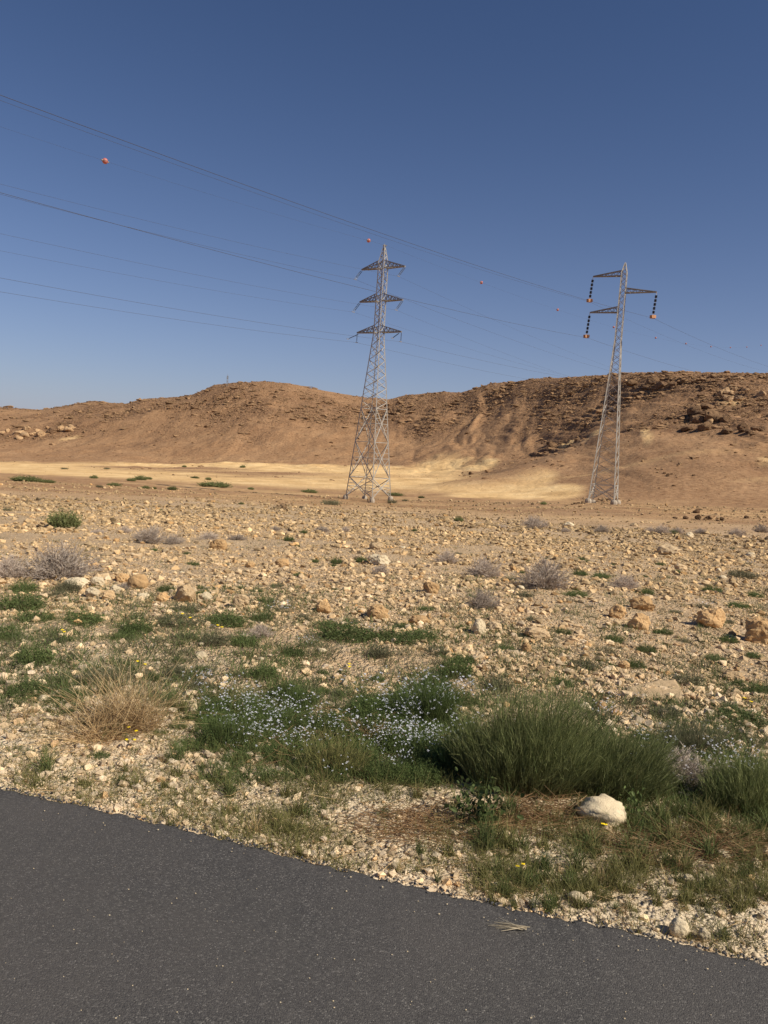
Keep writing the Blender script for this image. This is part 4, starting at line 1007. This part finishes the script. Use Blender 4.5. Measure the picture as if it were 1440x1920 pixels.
def string(parent, p, q, r=.075, nd=9, black=False):
    p = np.array(p, float); q = np.array(q, float); L_ = np.linalg.norm(q-p)
    if not black:
        pr = [(.02, 0), (.02, L_*.1)]
        for k in range(nd):
            z0 = L_*(.1+.8*k/nd); dz = L_*.8/nd; pr += [(.03, z0), (r, z0+dz*.35), (r*.85, z0+dz*.5), (.03, z0+dz*.6)]
        pr += [(.02, L_*.9), (.02, L_)]
        V, Q = lathe(pr, 8); return obj('insulator_string', mesh('insulator_string', orient(V, p, q), Q, M['glass']), parent)
    rod = obj('insulator_string', mesh('insulator_string', orient(lathe([(.04, 0), (.04, L_)], 6)[0], p, q), lathe([(.04, 0), (.04, L_)], 6)[1], M['cap']), parent)
    for k in range(5):
        z0 = L_*(.13+.165*k); pr = []
        for j in range(3): pr += [(.10, z0+j*.13), (.19, z0+j*.13+.03), (.19, z0+j*.13+.09), (.10, z0+j*.13+.12)]
        V, Q = lathe(pr, 10); obj('insulator_disc', mesh('insulator_disc', orient(V, p, q), Q, M['glass'], False), rod)
    return rod
def pylon(loc, A, prof, panels, zigs, arms, name_label, leg_t, br_t, foot, feetz):
    root = empty('pylon', loc); u = np.array([math.cos(A), -math.sin(A), 0]); v = np.array([math.sin(A), math.cos(A), 0])
    hw = lambda z: float(np.interp(z, [p[0] for p in prof], [p[1] for p in prof]))
    cor = [(1, 1), (1, -1), (-1, -1), (-1, 1)]
    pt = lambda c, z: (u*c[0]+v*c[1])*hw(z)+np.array([0, 0, z])
    zs = [p[0] for p in prof]
    for k, c in enumerate(cor):
        s = []
        for a, b in zip(zs[:-1], zs[1:]): s.append((pt(c, a) if a > 0 else pt(c, 0)+[0, 0, feetz[k]], pt(c, b), leg_t*(1 if a < zs[-3] else .7)))
        V, Q = bars(s); obj('leg', mesh('leg', V, Q, M['steel']), root)
    for f in range(4):
        a, b = cor[f], cor[(f+1) % 4]; s = []; dk = []
        for (z0, z1) in panels:
            s += [(pt(a, z0), pt(b, z1), br_t*1.25), (pt(b, z0), pt(a, z1), br_t*1.25)]
            w0, w1 = hw(z0), hw(z1); zc = z0+(z1-z0)*w0/(w0+w1); ma = pt(a, zc); mb = pt(b, zc); s.append((ma, mb, br_t*.8)); x = (ma+mb)/2
            s.append((pt(a, z1), pt(b, z1), br_t))
            for t in (.33, .66):                          # short redundant members
                for cc, oo in ((a, b), (b, a)):
                    zl = z0+(zc-z0)*t; s.append((pt(cc, zl), pt(cc, z0)*(1-t)*1.0+x*t, br_t*.6)) if False else None
                    p_ = pt(cc, z0)+(x-pt(cc, z0))*t; s.append((pt(cc, z0+(zc-z0)*t), p_, br_t*.6)); s.append((pt(cc, z0+(zc-z0)*(t+.33)), p_, br_t*.55))
                    p_ = pt(cc, z1)+(x-pt(cc, z1))*t; s.append((pt(cc, z1+(zc-z1)*t), p_, br_t*.6))
        s = [e for e in s if e is not None]
        for (z0, z1, n, both) in zigs:
            e = np.linspace(z0, z1, n+1)
            for i in range(n):
                p0, p1 = (a, b) if (i+f) % 2 or both == 2 else (b, a)
                s.append((pt(p0, e[i]), pt(p1, e[i+1]), br_t*.9))
                if both: s.append((pt(p1, e[i]), pt(p0, e[i+1]), br_t*.45))
        V, Q = bars(s); obj('lattice_face', mesh('lattice_face', V, Q, M['steel']), root)
    for k, c in enumerate(cor):
        p = pt(c, 0)+[0, 0, feetz[k]]; V, Q = lathe([(foot*1.05, -1.6), (foot*1.05, .0), (foot*.8, .25), (foot*.6, .32)], 10); V = V+p
        obj('footing', mesh('footing', V, Q, M['concrete']), root)
    tips = []
    for (side, z, ln, rise, bt) in arms:
        r_ = hw(z); r2 = hw(z+rise); tip = u*side*ln+np.array([0, 0, z]); s = []
        for sv in (1, -1):
            lo = u*side*r_+v*sv*r_+np.array([0, 0, z]); hi = u*side*r2+v*sv*r2+np.array([0, 0, z+rise])
            te = tip+v*sv*.08; s += [(lo, te, bt), (hi, te+[0, 0, .06], bt*.85)]
            n = 5
            for i in range(n):
                p0 = lo+(te-lo)*i/n; p1 = hi+(te-hi)*(i+.5)/n; p2 = lo+(te-lo)*(i+1)/n; s += [(p0, p1, bt*.5), (p1, p2, bt*.5)]
        la = u*side*r_+v*r_+np.array([0, 0, z]); lb_ = u*side*r_-v*r_+np.array([0, 0, z])
        for i in range(6):
            p0 = la+(tip-la)*i/6; p1 = lb_+(tip-lb_)*(i+.5)/6; p2 = la+(tip-la)*(i+1)/6; s += [(p0, p1, bt*.5), (p1, p2, bt*.5)]
        s.append((la, lb_, bt))
        V, Q = bars(s); obj('crossarm', mesh('crossarm', V, Q, M['steel_dark']), root); tips.append(tip)
    return root, u, v, tips, pt
A1 = math.radians(34)
T1 = at(690, 941, 119); T1[2] = gz(T1[0], T1[1])+.15
h1 = lambda y: (at(705, y, 119)[2]-T1[2])
gl = lambda T, A, hwb: [gz(T[0]+(math.cos(A)*c[0]+math.sin(A)*c[1])*hwb, T[1]+(-math.sin(A)*c[0]+math.cos(A)*c[1])*hwb)-T[2]+.35 for c in [(1, 1), (1, -1), (-1, -1), (-1, 1)]]
za, zb, zc_, zt = h1(623), h1(564), h1(502), h1(458)
root1, u1, v1, tips1, _ = pylon(T1, A1, [(0, 2.5), (za, .56), (zc_+.9, .52), (zt-.35, .12), (zt, .07)], [(.35, 3.3), (3.3, 8.8), (8.8, 13.9)],
    [(13.9, za, 11, 1), (za, zb, 5, 1), (zb, zc_, 5, 1), (zc_, zt-.4, 5, 1)],
    [(-1, zc_, 3.95, 1.05, .13), (1, zc_, 3.95, 1.05, .13), (-1, zb, 3.95, 1.05, .13), (1, zb, 3.95, 1.05, .13), (-1, za, 4.1, 1.0, .13), (1, za, 4.1, 1.0, .13)], '', .13, .075, .40, gl(T1, A1, 2.5))
tag(root1, 'left grey lattice pylon with three double crossarms on the open slope', 'pylon', None)
V, Q = bars([((-.25, 0, zt-.15), (.35, -.1, zt-.1), .12), ((0, 0, zt-.4), (0, 0, zt+.15), .08)]); obj('earth_wire_bracket', mesh('earth_wire_bracket', V, Q, M['steel_dark']), root1)
for z in (13.9,):                                      # climbing rail up the near leg
    V, Q = bars([((v1*-1+u1*1)*0+np.array([*( -v1*2.35+u1*2.35)[:2], 1.0]), np.array([*(-v1*.58+u1*.58)[:2], za]), .05)]); 
att1 = []
for i, tp in enumerate(tips1):
    if i < 4:
        bot = tp-v1*1.55+np.array([0, 0, -1.75])
        for o_ in (-.17, .17): string(root1, tp+v1*o_+[0, 0, -.08], bot+v1*o_+[0, 0, .05], .06)
        V, Q = bars([(bot-v1*.35, bot+v1*.35, .07)]); obj('clamp', mesh('clamp', V, Q, M['steel_dark']), root1); att1.append(T1+bot)
    else:
        sd_ = -1 if i == 4 else 1
        b1 = tp+np.array([0, 0, -1.45]); string(root1, tp+[0, 0, -.05], b1, .075)
        b2 = tp-v1*2.3+np.array([0, 0, -1.25]); string(root1, tp-u1*sd_*.35+[0, 0, -.15], b2, .075)
        V, Q = bars([(b1-v1*.3, b1+v1*.3, .09), (b2-v1*.3, b2+v1*.3, .07)]); obj('clamp', mesh('clamp', V, Q, M['steel_dark']), root1); att1.append(T1+b1)
A2 = math.radians(25)
T2 = at(1131, 937, 115); T2[2] = gz(T2[0], T2[1])+.15
h2_ = lambda y: (at(1165, y, 115)[2]-T2[2])
yb, yc, ya, yt = h2_(586), h2_(549), h2_(517), h2_(492)
root2, u2, v2, tips2, _ = pylon(T2, A2, [(0, 1.85), (h2_(700), .68), (h2_(640), .44), (ya+.5, .37), (yt, .05)], [(.3, 2.6)],
    [(2.6, h2_(700), 11, 1), (h2_(700), h2_(640), 5, 1), (h2_(640), yb, 4, 1), (yb, yc, 3, 1), (yc, ya, 3, 1), (ya, yt-.1, 3, 1)],
    [(-1, ya, 4.45, .75, .12), (1, yc, 4.75, .65, .12), (-1, yb, 4.45, .8, .12)], '', .12, .075, .5, gl(T2, A2, 1.75))
tag(root2, 'right slimmer lattice pylon with three single arms and black beaded insulators', 'pylon', None)
att2 = []
for tp in tips2:
    bot = tp+np.array([-.22, 0, -3.35]); string(root2, tp, bot, black=True)
    V, Q = bars([(bot+[-.35, -.2, -.15], bot+[.38, .25, -.05], .42), (bot+[-.4, -.2, -.28], bot+[.3, .2, -.22], .26)]); obj('clamp', mesh('clamp', V, Q, M['rust']), root2); att2.append(T2+bot+[0, 0, -.3])
# little mast on the far hill
Pm = hit(426, 719)[0]
if np.isnan(Pm[0]): Pm = hit(426, 724)[0]
V, Q = bars([((-.5, 0, -2), (-.25, 0, 6.5), .22), ((.5, 0, -2), (.25, 0, 6.5), .22), ((-.9, 0, 5.2), (.9, 0, 5.2), .2), ((-.7, 0, 6.4), (.7, 0, 6.4), .2), ((0, 0, 6), (0, 0, 7.6), .16), ((-.45, 0, 0), (.36, 0, 2), .14), ((.36, 0, 2), (-.33, 0, 4), .14), ((-.33, 0, 4), (.25, 0, 6), .14)])
rm = empty('radio_mast', (Pm[0], Pm[1], Pm[2])); obj('mast_frame', mesh('mast_frame', V, Q, M['steel_dark']), rm); tag(rm, 'tiny lattice mast on the top of the far left hill', 'mast')

# ------------------------------------------------------------ cables and marker balls
def on_line(P, dv, px, py):                            # where the vertical plane of a line crosses a pixel ray -> (s, z)
    r = ray(px, py)[:2]; r3 = ray(px, py); M_ = np.array([[r[0], -dv[0]], [r[1], -dv[1]]]); t, s = np.linalg.solve(M_, P[:2]-CAM[:2])
    return s, CAM[2]+t*r3[2]
def cable(P, az, left=None, right=None, cl=.0004, cr_=.00022, sl=-260, sr=330, rad=.02, label='', grp=None):
    dv = np.array([math.sin(az), math.cos(az)]); S = []
    bl = br = 0
    if left: s, z = on_line(P, dv, *left); bl = ((z-P[2])-cl*s*s)/s
    if right: s, z = on_line(P, dv, *right); br = ((z-P[2])-cr_*s*s)/s
    ss = np.concatenate([np.linspace(sl, 0, 61) if left else [0.], np.linspace(0, sr, 61)[1:] if right else []])
    z = P[2]+np.where(ss < 0, bl*ss+cl*ss*ss, br*ss+cr_*ss*ss)
    c = np.stack([P[0]+dv[0]*ss, P[1]+dv[1]*ss, z], 1); n = len(c); sd_ = np.array([dv[1], -dv[0], 0])
    ring = [sd_*math.cos(a)*rad+np.array([0, 0, math.sin(a)*rad]) for a in (0, 2.094, 4.189)]
    V = np.concatenate([c+r_ for r_ in ring]); i = np.arange(n-1)
    Q = np.concatenate([np.stack([i+k*n, i+1+k*n, i+1+((k+1) % 3)*n, i+((k+1) % 3)*n], 1) for k in range(3)])
    tag(obj('power_cable', mesh('power_cable', V, Q, M['wire'])), label, 'cable', grp)
    return lambda s: np.array([P[0]+dv[0]*s, P[1]+dv[1]*s, P[2]+(bl*s+cl*s*s if s < 0 else br*s+cr_*s*s)])
AZ1 = math.radians(34)
nm = ['top left', 'top right', 'middle left', 'middle right', 'bottom left', 'bottom right']
for i, (l, r) in enumerate([((0,364),(820,585)), ((0,345),(820,552)), ((0,470),(820,636)), ((0,438),(820,613)), ((0,547),(820,677)), ((0,521),(820,657))]):
    cable(att1[i], AZ1, l, r, label='thin conductor hanging from the '+nm[i]+' arm of the left pylon', rad=.010 if i in (1, 2, 3) else .014)
e = cable(T1+[0, 0, zt], AZ1, (197,302), (1333,650), rad=.007, label='thin earth wire with red balls over the left pylon top', cr_=.000218)
BL = [(197,302),(691,454),(902,538),(1045,589),(1150,620),(1229,638),(1286,646),(1333,650),(1370,648),(1401,645),(1428,638)]
bd = ['big near red ball alone in the sky at upper left','pale red ball just left of the left pylon top','red ball in the sky midway between the pylons','red ball left of the right pylon arms','red ball just left of the right pylon shaft',
 'small dark ball just right of the right pylon shaft','second small ball right of the right pylon','third small ball right of the right pylon','fourth small ball right of the right pylon','fifth tiny ball right of the right pylon','last tiny ball near the right edge of the sky']
dv1 = np.array([math.sin(AZ1), math.cos(AZ1)])
V, Fc = ICO[3]; V = V*.28; bm_ = mesh('marker_ball', V, Fc, M['ball'], True)
cV, cQ = lathe([(.06, -.44), (.09, -.36), (.09, .36), (.06, .44)], 8); cV = cV[:, [2, 0, 1]]
cme = mesh('cable_clamp', cV, cQ, M['steel_dark'])
sV, sQ = lathe([(.284, -.02), (.292, -.02), (.292, .02), (.284, .02)], 20); sme = mesh('seam_band', sV, sQ, M['steel_dark'])
for (px, py), lb in zip(BL, bd):
    s, z = on_line(T1+[0, 0, zt], dv1, px, py); p = e(s)
    o = empty('marker_ball', p, math.pi/2-AZ1); tag(o, lb, 'marker ball', 'red marker balls on the earth wire')
    obj('ball', bm_, o); obj('cable_clamp', cme, o); obj('seam_band', sme, o)
AZ2 = math.radians(36)
cable(att2[0], AZ2, (0,188), (1290,648), label='conductor of the right pylon hanging from its upper left arm', rad=.010, cl=.0003)
cable(att2[1], AZ2, (0,178), (1440,687), label='conductor of the right pylon hanging from its right arm', rad=.015, cl=.0003)
cable(att2[2], AZ2, (0,361), (1300,696), label='conductor of the right pylon hanging from its lower left arm', rad=.015, cl=.0003)

# ------------------------------------------------------------ bits on the asphalt
def road_pt(px, py): v = ray(px, py); return CAM+v*(-1.492/v[2])
P = road_pt(948, 1741); g = np.random.default_rng(61); n = 26
b = np.c_[g.normal(.06, .006, n), g.normal(0, .003, n), g.uniform(.001, .008, n)]; dr = np.c_[-np.ones(n), g.normal(.12, .16, n), g.normal(.02, .04, n)]
A = Acc(); V, q, T, _ = rib(g, b, dr, g.uniform(.06, .12, n), .0034, .06, 3); A.add(V, q, T)
tag(obj('straw_wisp', A.mesh('straw_wisp', M['palestraw']), loc=P), 'pale bundle of dry straw lying on the asphalt', 'straw')
P = road_pt(638, 1626); A = Acc(); V, q, T, _ = rib(g, np.array([[0, 0, .003]]), np.array([[.8, -.6, 0]]), .05, .003, .02, 3, tipw=.8); A.add(V, q, T)
tag(obj('twig', A.mesh('twig', M['straw']), loc=P), 'thin pale twig on the asphalt beside its gravel edge', 'twig')
g = np.random.default_rng(62); V0, F0 = ICO[1]; n = 190; W = []; Q = []
px = g.uniform(-10, 1440, n); py = g.uniform(1490, 1915, n); py[150:] = np.interp(px[150:], [0, 260, 500, 900, 1200, 1440], [1475, 1528, 1589, 1687, 1740, 1802])+14+np.abs(g.normal(0, 16, 40))
for i in range(n):
    P = road_pt(px[i], py[i])
    if not on_road(P[0], P[1]+.03): continue
    s = g.uniform(.0012, .0028)*(1 if i < 150 else 1.3); W.append(V0*[s, s*.8, s*.6]+P+[0, 0, .001]); Q.append(F0+len(V0)*(len(W)-1))
tag(obj('road_grit', mesh('road_grit', np.concatenate(W), np.concatenate(Q), M['wrock'])), 'white grit specks scattered over the dark asphalt', 'grit', kind='stuff')
# loose asphalt crumbs along the edge
n = 1900; x = g.uniform(-3, 4.5, n); ye = np.interp(x, rx, rye); y = ye+g.normal(-.004, .009, n); s = g.uniform(.0018, .0055, n); W = []; Q = []
VV = V0[None]*s[:, None, None]*g.uniform(.6, 1.1, (n, 1, 3))+g.normal(0, .0010, (n, len(V0), 3)); VV += np.stack([x, y, np.where(y < ye, .002, terr(x, y)+.004)], 1)[:, None]
tag(obj('asphalt_crumbs', mesh('asphalt_crumbs', VV.reshape(-1, 3), (F0[None]+(np.arange(n)*len(V0))[:, None, None]).reshape(-1, 3), M['chip'])), 'dark asphalt crumbs along the ragged road edge', 'asphalt crumbs', kind='stuff')
